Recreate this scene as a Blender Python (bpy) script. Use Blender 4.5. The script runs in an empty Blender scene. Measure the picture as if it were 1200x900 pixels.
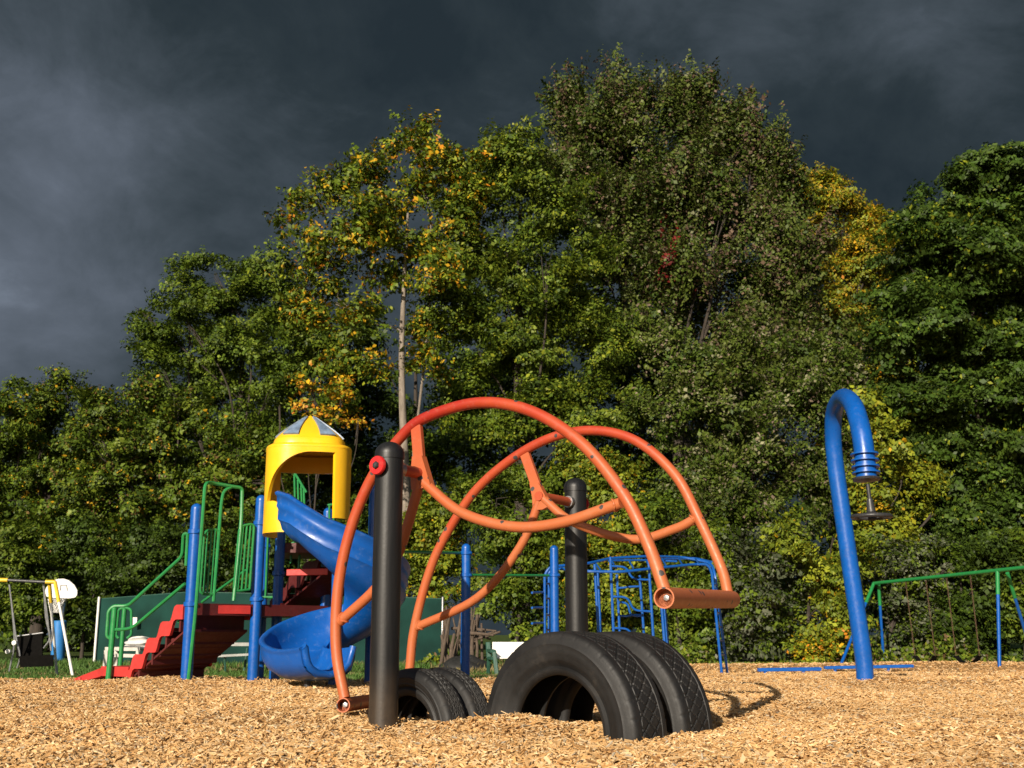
import bpy, math, random
import numpy as np

random.seed(7)
rng = np.random.default_rng(11)
R = math.radians
F, PITCH, CAMH = 1320.0, R(12.5), 0.43        # focal length in pixels of a 1200 px wide picture
scene = bpy.context.scene
COL = scene.collection

# ------------------------------------------------------------------ helpers
def ray(px, py):
    u = (px - 600) / F; v = (450 - py) / F
    return np.array([u, math.cos(PITCH) - v * math.sin(PITCH), math.sin(PITCH) + v * math.cos(PITCH)])

def at(px, py, D):
    r = ray(px, py)
    return np.array([0, 0, CAMH]) + r * (D / r[1])

def smooth(a, b, x):
    t = np.clip((x - a) / (b - a), 0, 1)
    return t * t * (3 - 2 * t)

def gz(x, y):
    """height of the terrain"""
    x = np.asarray(x, float); y = np.asarray(y, float)
    z = -0.29 * np.clip((y - 11) / 11.0, 0, 1)
    near = 1 - smooth(14, 30, y)
    z = z + near * (0.012 * np.sin(1.7 * x + 0.6 * y) + 0.010 * np.sin(2.9 * y - 1.3 * x + 1.0)
                    + 0.007 * np.sin(5.3 * x + 2.0) * np.sin(4.1 * y))
    for (cx, cy, a, s) in ((0.06, 5.30, .065, .17), (.02, 5.6, .05, .2), (-.28, 5.55, .03, .15), (-.3, 5.0, -.025, .7), (.6, 5.0, -.014, .4),
                           (-3.2, 10.2, .04, .5), (-.603, 5.491, .022, .13), (.396, 7.03, .025, .15), (3.41, 11.2, .035, .22), (10.2, 25.5, .10, 2.2), (5.0, 24.5, .05, 2.0)):
        z = z + a * np.exp(-((x - cx) ** 2 + (y - cy) ** 2) / (2 * s * s))
    return z

def gzf(x, y):
    return float(gz(x, y))

def foot(px, py):
    """where the view ray through a pixel meets the terrain"""
    r = ray(px, py)
    D = 3.0
    while D < 60:
        q = np.array([0, 0, CAMH]) + r * (D / r[1])
        if q[2] <= gzf(q[0], q[1]): break
        D += .01
    return q

class MB:
    """collects shapes for one mesh"""
    def __init__(s): s.v = []; s.f = []; s.sm = []; s.uv = None
    def add(s, v, f, smooth_=True):
        o = len(s.v)
        s.v += [tuple(float(c) for c in p) for p in v]
        s.f += [tuple(i + o for i in q) for q in f]
        s.sm += [smooth_] * len(f)
        return s
    def tube(s, pts, r, n=12, caps=True, closed=False):
        pts = [np.asarray(p, float) for p in pts]
        m = len(pts)
        rad = [r] * m if not hasattr(r, '__len__') else list(r)
        tang = []
        for i in range(m):
            if closed: a, b = pts[i - 1], pts[(i + 1) % m]
            else: a, b = pts[max(i - 1, 0)], pts[min(i + 1, m - 1)]
            d = b - a; tang.append(d / (np.linalg.norm(d) + 1e-12))
        up = np.array([0, 0, 1.0]) if abs(tang[0][2]) < .9 else np.array([1.0, 0, 0])
        nrm = np.cross(tang[0], up); nrm /= np.linalg.norm(nrm)
        V = []
        for i in range(m):
            t = tang[i]
            nrm = nrm - t * np.dot(nrm, t); nrm /= np.linalg.norm(nrm)
            bi = np.cross(t, nrm)
            for k in range(n):
                a = 2 * math.pi * k / n
                V.append(pts[i] + rad[i] * (math.cos(a) * nrm + math.sin(a) * bi))
        Fc = []
        for i in range(m if closed else m - 1):
            j = (i + 1) % m
            for k in range(n):
                l = (k + 1) % n
                Fc.append((i * n + k, i * n + l, j * n + l, j * n + k))
        if caps and not closed:
            Fc.append(tuple(range(n - 1, -1, -1)))
            Fc.append(tuple((m - 1) * n + k for k in range(n)))
        return s.add(V, Fc)
    def box(s, c, size, rz=0.0, ax=None, bev=0.0):
        hx, hy, hz = [q / 2 for q in size]
        c = np.asarray(c, float)
        if ax is None:
            ax = (np.array([math.cos(rz), math.sin(rz), 0]), np.array([-math.sin(rz), math.cos(rz), 0]), np.array([0, 0, 1.0]))
        b = min(bev, hx * .9, hy * .9, hz * .9)
        if b <= 0:
            V = [c + ax[0] * i * hx + ax[1] * j * hy + ax[2] * k * hz for k in (-1, 1) for j in (-1, 1) for i in (-1, 1)]
            Fc = [(0, 2, 3, 1), (4, 5, 7, 6), (0, 1, 5, 4), (2, 6, 7, 3), (0, 4, 6, 2), (1, 3, 7, 5)]
            return s.add(V, Fc, False)
        ring = [(-1, -1), (1, -1), (1, 1), (-1, 1)]
        V = []
        for (z, ins) in ((-hz, b), (-hz + b, 0), (hz - b, 0), (hz, b)):
            for (i, j) in ring:
                cx = i * (hx - b * .3 - ins); cy = j * (hy - b * .3 - ins)
                for (di, dj) in (((0, j), (i, 0)) if i * j > 0 else ((i, 0), (0, j))):
                    V.append(c + ax[0] * (cx + di * b * .3) + ax[1] * (cy + dj * b * .3) + ax[2] * z)
        Fc = []
        for q in range(3):
            for k in range(8):
                l = (k + 1) % 8
                Fc.append((q * 8 + k, q * 8 + l, q * 8 + 8 + l, q * 8 + 8 + k))
        Fc.append(tuple(range(7, -1, -1))); Fc.append(tuple(24 + k for k in range(8)))
        return s.add(V, Fc, False)
    def bar(s, a, b, w, h, up=(0, 0, 1)):
        a = np.asarray(a, float); b = np.asarray(b, float)
        d = b - a; L = np.linalg.norm(d); d /= L
        up = np.asarray(up, float); sd = np.cross(up, d); sd /= np.linalg.norm(sd); u2 = np.cross(d, sd)
        return s.box((a + b) / 2, (L, w, h), ax=(d, sd, u2), bev=min(w, h) * .15)
    def lathe(s, prof, c, n=24, axis=None):
        """prof: list of (r, h) along the axis from c"""
        c = np.asarray(c, float)
        w = np.array([0, 0, 1.0]) if axis is None else np.asarray(axis, float) / np.linalg.norm(axis)
        t = np.array([1.0, 0, 0]) if abs(w[0]) < .9 else np.array([0, 1.0, 0])
        a = np.cross(w, t); a /= np.linalg.norm(a); b = np.cross(w, a)
        V = []; m = len(prof)
        for (r, h) in prof:
            for k in range(n):
                q = 2 * math.pi * k / n
                V.append(c + w * h + r * (math.cos(q) * a + math.sin(q) * b))
        Fc = [(i * n + k, i * n + (k + 1) % n, (i + 1) * n + (k + 1) % n, (i + 1) * n + k) for i in range(m - 1) for k in range(n)]
        if prof[0][0] > 1e-4: Fc.append(tuple(range(n - 1, -1, -1)))
        if prof[-1][0] > 1e-4: Fc.append(tuple((m - 1) * n + k for k in range(n)))
        return s.add(V, Fc)
    def prism(s, poly, off):
        """poly: 3D points of a flat outline, off: thickness vector"""
        poly = [np.asarray(p, float) for p in poly]; off = np.asarray(off, float); n = len(poly)
        V = poly + [p + off for p in poly]
        Fc = [tuple(range(n - 1, -1, -1)), tuple(range(n, 2 * n))] + [(k, (k + 1) % n, n + (k + 1) % n, n + k) for k in range(n)]
        return s.add(V, Fc, False)
    def sheet(s, rows, closed_u=False):
        """grid of points (rows of equal length)"""
        m = len(rows); n = len(rows[0])
        V = [p for r in rows for p in r]
        Fc = [(i * n + k, i * n + (k + 1) % n, (i + 1) * n + (k + 1) % n, (i + 1) * n + k)
              for i in range(m - 1) for k in range(n if closed_u else n - 1)]
        return s.add(V, Fc)

def spline(pts, n=10):
    """Catmull-Rom through points"""
    P = [np.asarray(p, float) for p in pts]
    P = [2 * P[0] - P[1]] + P + [2 * P[-1] - P[-2]]
    out = []
    for i in range(1, len(P) - 2):
        for k in range(n):
            t = k / n
            a, b, c, d = P[i - 1], P[i], P[i + 1], P[i + 2]
            out.append(.5 * ((2 * b) + (c - a) * t + (2 * a - 5 * b + 4 * c - d) * t * t + (3 * b - a - 3 * c + d) * t ** 3))
    out.append(P[-2])
    return out

def rounded(pts, r, n=5):
    """polyline with rounded corners"""
    P = [np.asarray(p, float) for p in pts]; out = [P[0]]
    for i in range(1, len(P) - 1):
        a = P[i - 1] - P[i]; b = P[i + 1] - P[i]
        la, lb = np.linalg.norm(a), np.linalg.norm(b)
        q = min(r, la * .48, lb * .48)
        s0 = P[i] + a / la * q; s1 = P[i] + b / lb * q
        for k in range(n + 1):
            t = k / n
            out.append((1 - t) ** 2 * s0 + 2 * t * (1 - t) * P[i] + t * t * s1)
    out.append(P[-1])
    return out

def origin(o):
    v = np.zeros(3)
    while o is not None:
        v += np.array(o.location); o = o.parent
    return v

def link(name, me, mat, parent=None):
    o = bpy.data.objects.new(name, me)
    if mat is not None: me.materials.append(mat)
    COL.objects.link(o)
    if parent is not None: o.parent = parent
    return o

def obj(name, mb, mat, parent=None, sharp=40, base=None):
    """one mesh; coordinates were given in world space"""
    off = origin(parent) if base is None else np.asarray(base, float)
    me = bpy.data.meshes.new(name)
    V = np.array(mb.v) - off
    me.from_pydata([tuple(p) for p in V], [], mb.f)
    me.polygons.foreach_set('use_smooth', mb.sm)
    me.set_sharp_from_angle(angle=R(sharp))
    me.update()
    o = link(name, me, mat, parent)
    if base is not None: o.location = base
    return o

def quads(name, V, n, tint, mat, parent=None, quad=True, extra_normals=None):
    """big numpy mesh: V (count*n verts), n verts per face"""
    off = origin(parent)
    me = bpy.data.meshes.new(name)
    V = (np.asarray(V, np.float32) - off.astype(np.float32))
    nv = len(V); nf = nv // n
    me.vertices.add(nv); me.vertices.foreach_set('co', V.ravel())
    me.loops.add(nv); me.loops.foreach_set('vertex_index', np.arange(nv, dtype=np.int32))
    me.polygons.add(nf); me.polygons.foreach_set('loop_start', np.arange(0, nv, n, dtype=np.int32))
    a = me.attributes.new('tint', 'FLOAT_COLOR', 'FACE')
    c = np.ones((nf, 4), np.float32); c[:, :3] = tint
    a.data.foreach_set('color', c.ravel())
    me.update(calc_edges=True); me.validate()
    return link(name, me, mat, parent)

def tag(o, label=None, cat=None, group=None, kind=None):
    if label: o['label'] = label
    if cat: o['category'] = cat
    if group: o['group'] = group
    if kind: o['kind'] = kind
    return o

def thing(name, loc, label, cat, group=None):
    o = bpy.data.objects.new(name, None); COL.objects.link(o)
    o.empty_display_size = .2
    o.location = [float(c) for c in loc]
    return tag(o, label, cat, group)

# ------------------------------------------------------------------ materials
def newmat(name):
    m = bpy.data.materials.new(name); m.use_nodes = True
    nt = m.node_tree; b = nt.nodes['Principled BSDF']
    return m, nt, b

def N(nt, t, **kw):
    n = nt.nodes.new(t)
    for k, v in kw.items():
        if k in n.inputs: n.inputs[k].default_value = v
        else: setattr(n, k, v)
    return n

def ramp(nt, stops, fac=None):
    n = nt.nodes.new('ShaderNodeValToRGB')
    e = n.color_ramp.elements
    while len(e) < len(stops): e.new(.5)
    for q, (p, c) in zip(e, stops): q.position = p; q.color = (*c, 1)
    if fac is not None: nt.links.new(fac, n.inputs[0])
    return n

def paint(name, col, rough=.35, var=.25, scale=9, dirt=(.25, .2, .14), dirtamt=.25, bump=.15, metal=0, spec=.5, coat=0.0):
    """painted or moulded surface with uneven tone, scuffs and dust"""
    m, nt, b = newmat(name)
    tc = N(nt, 'ShaderNodeTexCoord')
    n1 = N(nt, 'ShaderNodeTexNoise', Scale=scale, Detail=6.0, Roughness=.65)
    n2 = N(nt, 'ShaderNodeTexNoise', Scale=scale * 5, Detail=4.0, Roughness=.7)
    nt.links.new(tc.outputs['Object'], n1.inputs['Vector']); nt.links.new(tc.outputs['Object'], n2.inputs['Vector'])
    lo = tuple(c * (1 - var) for c in col); hi = tuple(min(1, c * (1 + var)) for c in col)
    r1 = ramp(nt, [(.3, lo), (.7, hi)], n1.outputs['Fac'])
    r2 = ramp(nt, [(.56, (0, 0, 0)), (.78, (dirtamt,) * 3)], n2.outputs['Fac'])
    mx = N(nt, 'ShaderNodeMixRGB'); mx.inputs[2].default_value = (*dirt, 1)
    nt.links.new(r2.outputs[0], mx.inputs[0]); nt.links.new(r1.outputs[0], mx.inputs[1])
    nt.links.new(mx.outputs[0], b.inputs['Base Color'])
    rr = N(nt, 'ShaderNodeMapRange'); rr.inputs[1].default_value = .3; rr.inputs[2].default_value = .7
    rr.inputs[3].default_value = max(.05, rough - .1); rr.inputs[4].default_value = min(1, rough + .15)
    nt.links.new(n2.outputs['Fac'], rr.inputs[0]); nt.links.new(rr.outputs[0], b.inputs['Roughness'])
    b.inputs['Metallic'].default_value = metal
    b.inputs['Specular IOR Level'].default_value = spec
    if coat: b.inputs['Coat Weight'].default_value = coat; b.inputs['Coat Roughness'].default_value = .12
    bp = N(nt, 'ShaderNodeBump', Strength=bump, Distance=.004)
    nt.links.new(n2.outputs['Fac'], bp.inputs['Height']); nt.links.new(bp.outputs[0], b.inputs['Normal'])
    return m

M = {}
M['blue'] = paint('blue_painted_steel', (.003, .084, .36), .32, .12, 6, dirtamt=.12, bump=.06)
M['slide'] = paint('blue_moulded_plastic', (.004, .084, .36), .36, .14, 4, dirt=(.25, .33, .45), dirtamt=.22, bump=.10)
M['green'] = paint('green_painted_steel', (.018, .21, .055), .35, .15, 7, dirtamt=.15, bump=.08)
M['red'] = paint('red_coated_steel', (.50, .035, .030), .5, .22, 6, dirt=(.12, .05, .04), dirtamt=.3, bump=.2)
M['shaded_red'] = paint('shaded_red_steel', (.085, .009, .008), .55, .25, 6, dirt=(.05, .03, .03), dirtamt=.3, bump=.2)  # stair red darkened: shade painted into decks, treads, undersides and upper stringers
M['yellow'] = paint('yellow_moulded_plastic', (.88, .485, .010), .36, .07, 4, dirt=(.45, .3, .08), dirtamt=.16, bump=.08)
M['grey_window'] = paint('cloudy_grey_plastic', (.17, .24, .34), .4, .45, 12, dirt=(.42, .45, .5), dirtamt=.35, bump=.1)
M['steel'] = paint('worn_steel', (.35, .35, .35), .4, .25, 15, dirtamt=.25, metal=.8)
M['darksteel'] = paint('dark_steel', (.03, .03, .032), .4, .3, 12, dirtamt=.2)
M['white'] = paint('white_paint', (.74, .72, .68), .5, .1, 5, dirtamt=.25)
M['offwhite'] = paint('weathered_white_board', (.55, .52, .46), .7, .18, 6, dirtamt=.35)
M['swing_yellow'] = paint('yellow_painted_tube', (.75, .48, .03), .4, .12, 7)
M['redcap'] = paint('red_plastic_disc', (.55, .02, .02), .35, .15, 8)
M['mesh_black'] = paint('black_mesh_fabric', (.005, .0045, .004), .95, .3, 20, dirtamt=.03, spec=.08)
M['pad'] = paint('blue_pad_vinyl', (.03, .19, .50), .4, .12, 5, dirtamt=.12)
M['tablegrey'] = paint('weathered_grey_planks', (.33, .33, .31), .75, .25, 7, dirtamt=.3)
M['benchgreen'] = paint('dark_green_plastic', (.02, .075, .05), .5, .2, 7)
M['tarp'] = paint('white_tarp', (.62, .60, .56), .6, .15, 5, dirtamt=.35, bump=.4)
M['blacktarp'] = paint('black_tarp', (.012, .012, .011), .7, .3, 4, dirtamt=.15, bump=.5)
M['chain'] = paint('rusty_chain', (.10, .055, .030), .8, .35, 30, dirtamt=.3)
M['log'] = paint('bare_grey_wood', (.085, .060, .042), .9, .4, 9, dirtamt=.3, bump=.6)

def black_post_mat():
    m, nt, b = newmat('black_plastic_post')
    tc = N(nt, 'ShaderNodeTexCoord'); mp = N(nt, 'ShaderNodeMapping'); mp.inputs['Scale'].default_value = (38, 38, 2.0)
    n1 = N(nt, 'ShaderNodeTexNoise', Scale=1.0, Detail=8.0, Roughness=.75)
    n2 = N(nt, 'ShaderNodeTexNoise', Scale=60.0, Detail=3.0)
    nt.links.new(tc.outputs['Object'], mp.inputs[0]); nt.links.new(mp.outputs[0], n1.inputs['Vector']); nt.links.new(tc.outputs['Object'], n2.inputs['Vector'])
    r = ramp(nt, [(.3, (.005, .005, .006)), (.6, (.010, .010, .010)), (.85, (.035, .032, .028))], n1.outputs['Fac'])
    sz = N(nt, 'ShaderNodeSeparateXYZ'); nt.links.new(tc.outputs['Object'], sz.inputs[0])
    dz = N(nt, 'ShaderNodeMapRange'); dz.inputs[1].default_value = .30; dz.inputs[2].default_value = .0; dz.inputs[3].default_value = 0; dz.inputs[4].default_value = .6; nt.links.new(sz.outputs[2], dz.inputs[0])
    n4 = N(nt, 'ShaderNodeTexNoise', Scale=14.0, Detail=6.0, Roughness=.7); nt.links.new(tc.outputs['Object'], n4.inputs['Vector'])
    dm = N(nt, 'ShaderNodeMath', operation='MULTIPLY'); nt.links.new(dz.outputs[0], dm.inputs[0]); nt.links.new(n4.outputs['Fac'], dm.inputs[1])
    mx = N(nt, 'ShaderNodeMixRGB'); mx.inputs[2].default_value = (.16, .105, .06, 1); nt.links.new(dm.outputs[0], mx.inputs[0]); nt.links.new(r.outputs[0], mx.inputs[1])
    nt.links.new(mx.outputs[0], b.inputs['Base Color'])
    rr = ramp(nt, [(.3, (.32,) * 3), (.75, (.6,) * 3)], n1.outputs['Fac']); nt.links.new(rr.outputs[0], b.inputs['Roughness'])
    bp = N(nt, 'ShaderNodeBump', Strength=.12, Distance=.003); nt.links.new(n2.outputs['Fac'], bp.inputs['Height']); nt.links.new(bp.outputs[0], b.inputs['Normal'])
    return m
M['black'] = black_post_mat()

def orange_mat(name='faded_orange_powder_coat', lo=.5):
    """sun-faded powder coat: red where the paint is fresh, salmon orange where hands wore it, chips to bare metal"""
    m, nt, b = newmat(name)
    tc = N(nt, 'ShaderNodeTexCoord')
    sx = N(nt, 'ShaderNodeSeparateXYZ'); nt.links.new(tc.outputs['Object'], sx.inputs[0])
    n1 = N(nt, 'ShaderNodeTexNoise', Scale=3.5, Detail=5.0, Roughness=.6); nt.links.new(tc.outputs['Object'], n1.inputs['Vector'])
    n2 = N(nt, 'ShaderNodeTexNoise', Scale=28.0, Detail=5.0, Roughness=.7); nt.links.new(tc.outputs['Object'], n2.inputs['Vector'])
    n3 = N(nt, 'ShaderNodeTexVoronoi', Scale=12.0); nt.links.new(tc.outputs['Object'], n3.inputs['Vector'])
    mr = N(nt, 'ShaderNodeMapRange'); mr.inputs[1].default_value = lo; mr.inputs[2].default_value = lo + 1.2
    nt.links.new(sx.outputs[2], mr.inputs[0])
    ad = N(nt, 'ShaderNodeMath', operation='MULTIPLY_ADD'); ad.inputs[1].default_value = .9; nt.links.new(n1.outputs['Fac'], ad.inputs[0]); nt.links.new(mr.outputs[0], ad.inputs[2])
    xm = N(nt, 'ShaderNodeMath', operation='MULTIPLY_ADD'); xm.inputs[1].default_value = -.28; nt.links.new(sx.outputs[0], xm.inputs[0]); nt.links.new(ad.outputs[0], xm.inputs[2])
    sb = N(nt, 'ShaderNodeMath', operation='SUBTRACT'); sb.inputs[1].default_value = .40; nt.links.new(xm.outputs[0], sb.inputs[0])
    r = ramp(nt, [(.0, (.46, .130, .043)), (.40, (.45, .098, .030)), (.75, (.42, .055, .018)), (1.0, (.34, .020, .010))], sb.outputs[0])
    sc = ramp(nt, [(.55, (0, 0, 0)), (.8, (.45,) * 3)], n2.outputs['Fac'])
    mx = N(nt, 'ShaderNodeMixRGB'); mx.inputs[2].default_value = (.42, .19, .10, 1)
    nt.links.new(sc.outputs[0], mx.inputs[0]); nt.links.new(r.outputs[0], mx.inputs[1])
    chd = N(nt, 'ShaderNodeMath', operation='MULTIPLY_ADD'); chd.inputs[1].default_value = -.30; nt.links.new(n2.outputs['Fac'], chd.inputs[0]); nt.links.new(n3.outputs['Distance'], chd.inputs[2])
    ch = ramp(nt, [(.0, (1, 1, 1)), (.012, (0, 0, 0))], chd.outputs[0])
    mx2 = N(nt, 'ShaderNodeMixRGB'); mx2.inputs[2].default_value = (.06, .05, .05, 1)
    nt.links.new(ch.outputs[0], mx2.inputs[0]); nt.links.new(mx.outputs[0], mx2.inputs[1])
    nt.links.new(mx2.outputs[0], b.inputs['Base Color'])
    rr = ramp(nt, [(.3, (.38,) * 3), (.7, (.6,) * 3)], n2.outputs['Fac']); nt.links.new(rr.outputs[0], b.inputs['Roughness'])
    bp = N(nt, 'ShaderNodeBump', Strength=.15, Distance=.002); nt.links.new(n2.outputs['Fac'], bp.inputs['Height']); nt.links.new(bp.outputs[0], b.inputs['Normal'])
    return m
M['orange'] = orange_mat(); M['orange_worn'] = orange_mat('worn_orange_powder_coat', .98)

def rubber_mat():
    m, nt, b = newmat('weathered_tyre_rubber')
    tc = N(nt, 'ShaderNodeTexCoord')
    n1 = N(nt, 'ShaderNodeTexNoise', Scale=5.0, Detail=8.0, Roughness=.7); nt.links.new(tc.outputs['Object'], n1.inputs['Vector'])
    n2 = N(nt, 'ShaderNodeTexNoise', Scale=90.0, Detail=4.0, Roughness=.7); nt.links.new(tc.outputs['Object'], n2.inputs['Vector'])
    r = ramp(nt, [(.3, (.006, .006, .006)), (.58, (.013, .0122, .0115)), (.82, (.050, .040, .030))], n1.outputs['Fac'])
    nt.links.new(r.outputs[0], b.inputs['Base Color'])
    rr = ramp(nt, [(.3, (.45,) * 3), (.7, (.75,) * 3)], n1.outputs['Fac']); nt.links.new(rr.outputs[0], b.inputs['Roughness'])
    bp = N(nt, 'ShaderNodeBump', Strength=.25, Distance=.003); nt.links.new(n2.outputs['Fac'], bp.inputs['Height']); nt.links.new(bp.outputs[0], b.inputs['Normal'])
    return m
M['rubber'] = rubber_mat()

def tint_mat(name, rough, spec, trans=0.0, bump=0.0):
    m, nt, b = newmat(name)
    a = N(nt, 'ShaderNodeAttribute', attribute_name='tint')
    nt.links.new(a.outputs['Color'], b.inputs['Base Color'])
    b.inputs['Roughness'].default_value = rough; b.inputs['Specular IOR Level'].default_value = spec
    if trans:
        t = N(nt, 'ShaderNodeBsdfTranslucent'); nt.links.new(a.outputs['Color'], t.inputs[0])
        mx = N(nt, 'ShaderNodeMixShader'); mx.inputs[0].default_value = trans
        nt.links.new(b.outputs[0], mx.inputs[1]); nt.links.new(t.outputs[0], mx.inputs[2])
        nt.links.new(mx.outputs[0], nt.nodes['Material Output'].inputs[0])
    return m
M['leaf'] = tint_mat('leaf', .5, .2, .14)
M['chip'] = tint_mat('wood_chip', .75, .2)
M['blade'] = tint_mat('grass_blade', .6, .2, .2)

def bark_mat(name, a, b_):
    m, nt, b = newmat(name)
    tc = N(nt, 'ShaderNodeTexCoord'); mp = N(nt, 'ShaderNodeMapping'); mp.inputs['Scale'].default_value = (9, 9, 2)
    n1 = N(nt, 'ShaderNodeTexNoise', Scale=1.0, Detail=8.0, Roughness=.7)
    nt.links.new(tc.outputs['Object'], mp.inputs[0]); nt.links.new(mp.outputs[0], n1.inputs['Vector'])
    r = ramp(nt, [(.35, a), (.65, b_)], n1.outputs['Fac']); nt.links.new(r.outputs[0], b.inputs['Base Color'])
    b.inputs['Roughness'].default_value = .9
    bp = N(nt, 'ShaderNodeBump', Strength=.7, Distance=.03); nt.links.new(n1.outputs['Fac'], bp.inputs['Height']); nt.links.new(bp.outputs[0], b.inputs['Normal'])
    return m
M['bark'] = bark_mat('brown_bark', (.022, .017, .013), (.065, .05, .038))
M['palebark'] = bark_mat('pale_bark', (.13, .105, .08), (.30, .25, .20))

def mulch_mat():
    m, nt, b = newmat('wood_chip_bed')
    tc = N(nt, 'ShaderNodeTexCoord')
    n0 = N(nt, 'ShaderNodeTexNoise', Scale=14.0, Detail=3.0); nt.links.new(tc.outputs['Object'], n0.inputs['Vector'])
    ad = N(nt, 'ShaderNodeVectorMath', operation='MULTIPLY_ADD'); ad.inputs[1].default_value = (.06, .06, .06)
    nt.links.new(n0.outputs['Color'], ad.inputs[0]); nt.links.new(tc.outputs['Object'], ad.inputs[2])
    v = N(nt, 'ShaderNodeTexVoronoi', Scale=34.0); nt.links.new(ad.outputs[0], v.inputs['Vector'])
    sp = N(nt, 'ShaderNodeSeparateColor'); nt.links.new(v.outputs['Color'], sp.inputs[0])
    n1 = N(nt, 'ShaderNodeTexNoise', Scale=1.2, Detail=4.0); nt.links.new(tc.outputs['Object'], n1.inputs['Vector'])
    r = ramp(nt, [(.0, (.20, .09, .03)), (.3, (.40, .20, .066)), (.75, (.53, .295, .108)), (1.0, (.66, .43, .20))], sp.outputs[0])
    r2 = ramp(nt, [(.35, (.82, .80, .78)), (.65, (1, 1, 1))], n1.outputs['Fac'])
    mu = N(nt, 'ShaderNodeMixRGB', blend_type='MULTIPLY'); mu.inputs[0].default_value = 1
    nt.links.new(r.outputs[0], mu.inputs[1]); nt.links.new(r2.outputs[0], mu.inputs[2]); nt.links.new(mu.outputs[0], b.inputs['Base Color'])
    b.inputs['Roughness'].default_value = .85; b.inputs['Specular IOR Level'].default_value = .2
    bp = N(nt, 'ShaderNodeBump', Strength=1.0, Distance=.03); nt.links.new(sp.outputs[1], bp.inputs['Height']); nt.links.new(bp.outputs[0], b.inputs['Normal'])
    return m
M['mulch'] = mulch_mat()

def turf_mat():
    m, nt, b = newmat('turf_and_soil')
    tc = N(nt, 'ShaderNodeTexCoord')
    n1 = N(nt, 'ShaderNodeTexNoise', Scale=.45, Detail=6.0, Roughness=.65); nt.links.new(tc.outputs['Object'], n1.inputs['Vector'])
    n2 = N(nt, 'ShaderNodeTexNoise', Scale=30.0, Detail=5.0, Roughness=.7); nt.links.new(tc.outputs['Object'], n2.inputs['Vector'])
    r = ramp(nt, [(.35, (.045, .085, .018)), (.55, (.075, .11, .028)), (.75, (.17, .14, .06))], n1.outputs['Fac'])
    r2 = ramp(nt, [(.3, (.55, .55, .5)), (.7, (1.2, 1.2, 1.1))], n2.outputs['Fac'])
    mu = N(nt, 'ShaderNodeMixRGB', blend_type='MULTIPLY'); mu.inputs[0].default_value = 1
    nt.links.new(r.outputs[0], mu.inputs[1]); nt.links.new(r2.outputs[0], mu.inputs[2]); nt.links.new(mu.outputs[0], b.inputs['Base Color'])
    b.inputs['Roughness'].default_value = .95; b.inputs['Specular IOR Level'].default_value = .1
    bp = N(nt, 'ShaderNodeBump', Strength=.8, Distance=.04); nt.links.new(n2.outputs['Fac'], bp.inputs['Height']); nt.links.new(bp.outputs[0], b.inputs['Normal'])
    return m
M['turf'] = turf_mat()

def screen_mat():
    """dark green slatted chain-link screen: fine diagonal wire pattern over slats"""
    m, nt, b = newmat('green_fence_screen')
    tc = N(nt, 'ShaderNodeTexCoord')
    w1 = N(nt, 'ShaderNodeTexWave', Scale=17.0); w1.bands_direction = 'DIAGONAL'
    nt.links.new(tc.outputs['Object'], w1.inputs['Vector'])
    mp = N(nt, 'ShaderNodeMapping'); mp.inputs['Scale'].default_value = (-1, -1, 1); nt.links.new(tc.outputs['Object'], mp.inputs[0])
    w2 = N(nt, 'ShaderNodeTexWave', Scale=17.0); w2.bands_direction = 'DIAGONAL'; nt.links.new(mp.outputs[0], w2.inputs['Vector'])
    mx = N(nt, 'ShaderNodeMath', operation='MAXIMUM'); nt.links.new(w1.outputs['Fac'], mx.inputs[0]); nt.links.new(w2.outputs['Fac'], mx.inputs[1])
    n1 = N(nt, 'ShaderNodeTexNoise', Scale=1.2, Detail=5.0); nt.links.new(tc.outputs['Object'], n1.inputs['Vector'])
    r = ramp(nt, [(.5, (.006, .034, .027)), (.97, (.010, .048, .038))], mx.outputs[0])
    r2 = ramp(nt, [(.3, (.6,) * 3), (.7, (1.25,) * 3)], n1.outputs['Fac'])
    mu = N(nt, 'ShaderNodeMixRGB', blend_type='MULTIPLY'); mu.inputs[0].default_value = 1
    nt.links.new(r.outputs[0], mu.inputs[1]); nt.links.new(r2.outputs[0], mu.inputs[2]); nt.links.new(mu.outputs[0], b.inputs['Base Color'])
    b.inputs['Roughness'].default_value = .8; b.inputs['Specular IOR Level'].default_value = .15
    bp = N(nt, 'ShaderNodeBump', Strength=.3, Distance=.006); nt.links.new(mx.outputs[0], bp.inputs['Height']); nt.links.new(bp.outputs[0], b.inputs['Normal'])
    return m
M['screen'] = screen_mat()

# ------------------------------------------------------------------ setting: ground, mulch, grass
def edge_D(x):
    """how far the wood chips reach"""
    x = np.asarray(x, float)
    return 11.5 + 0.25 * np.sin(1.3 * x) + smooth(-.6, 2.6, x) * 16.5

def grid_mesh(name, X, Y, Z, mat, keep=None):
    m, n = X.shape
    me = bpy.data.meshes.new(name)
    V = np.stack([X, Y, Z], -1).reshape(-1, 3)
    idx = np.arange(m * n).reshape(m, n)
    q = np.stack([idx[:-1, :-1], idx[:-1, 1:], idx[1:, 1:], idx[1:, :-1]], -1).reshape(-1, 4)
    if keep is not None:
        kc = keep[:-1, :-1] & keep[1:, 1:]; q = q[kc.ravel()]
    me.from_pydata(V.tolist(), [], q.tolist())
    me.polygons.foreach_set('use_smooth', [True] * len(me.polygons)); me.update()
    return link(name, me, mat)

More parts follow.
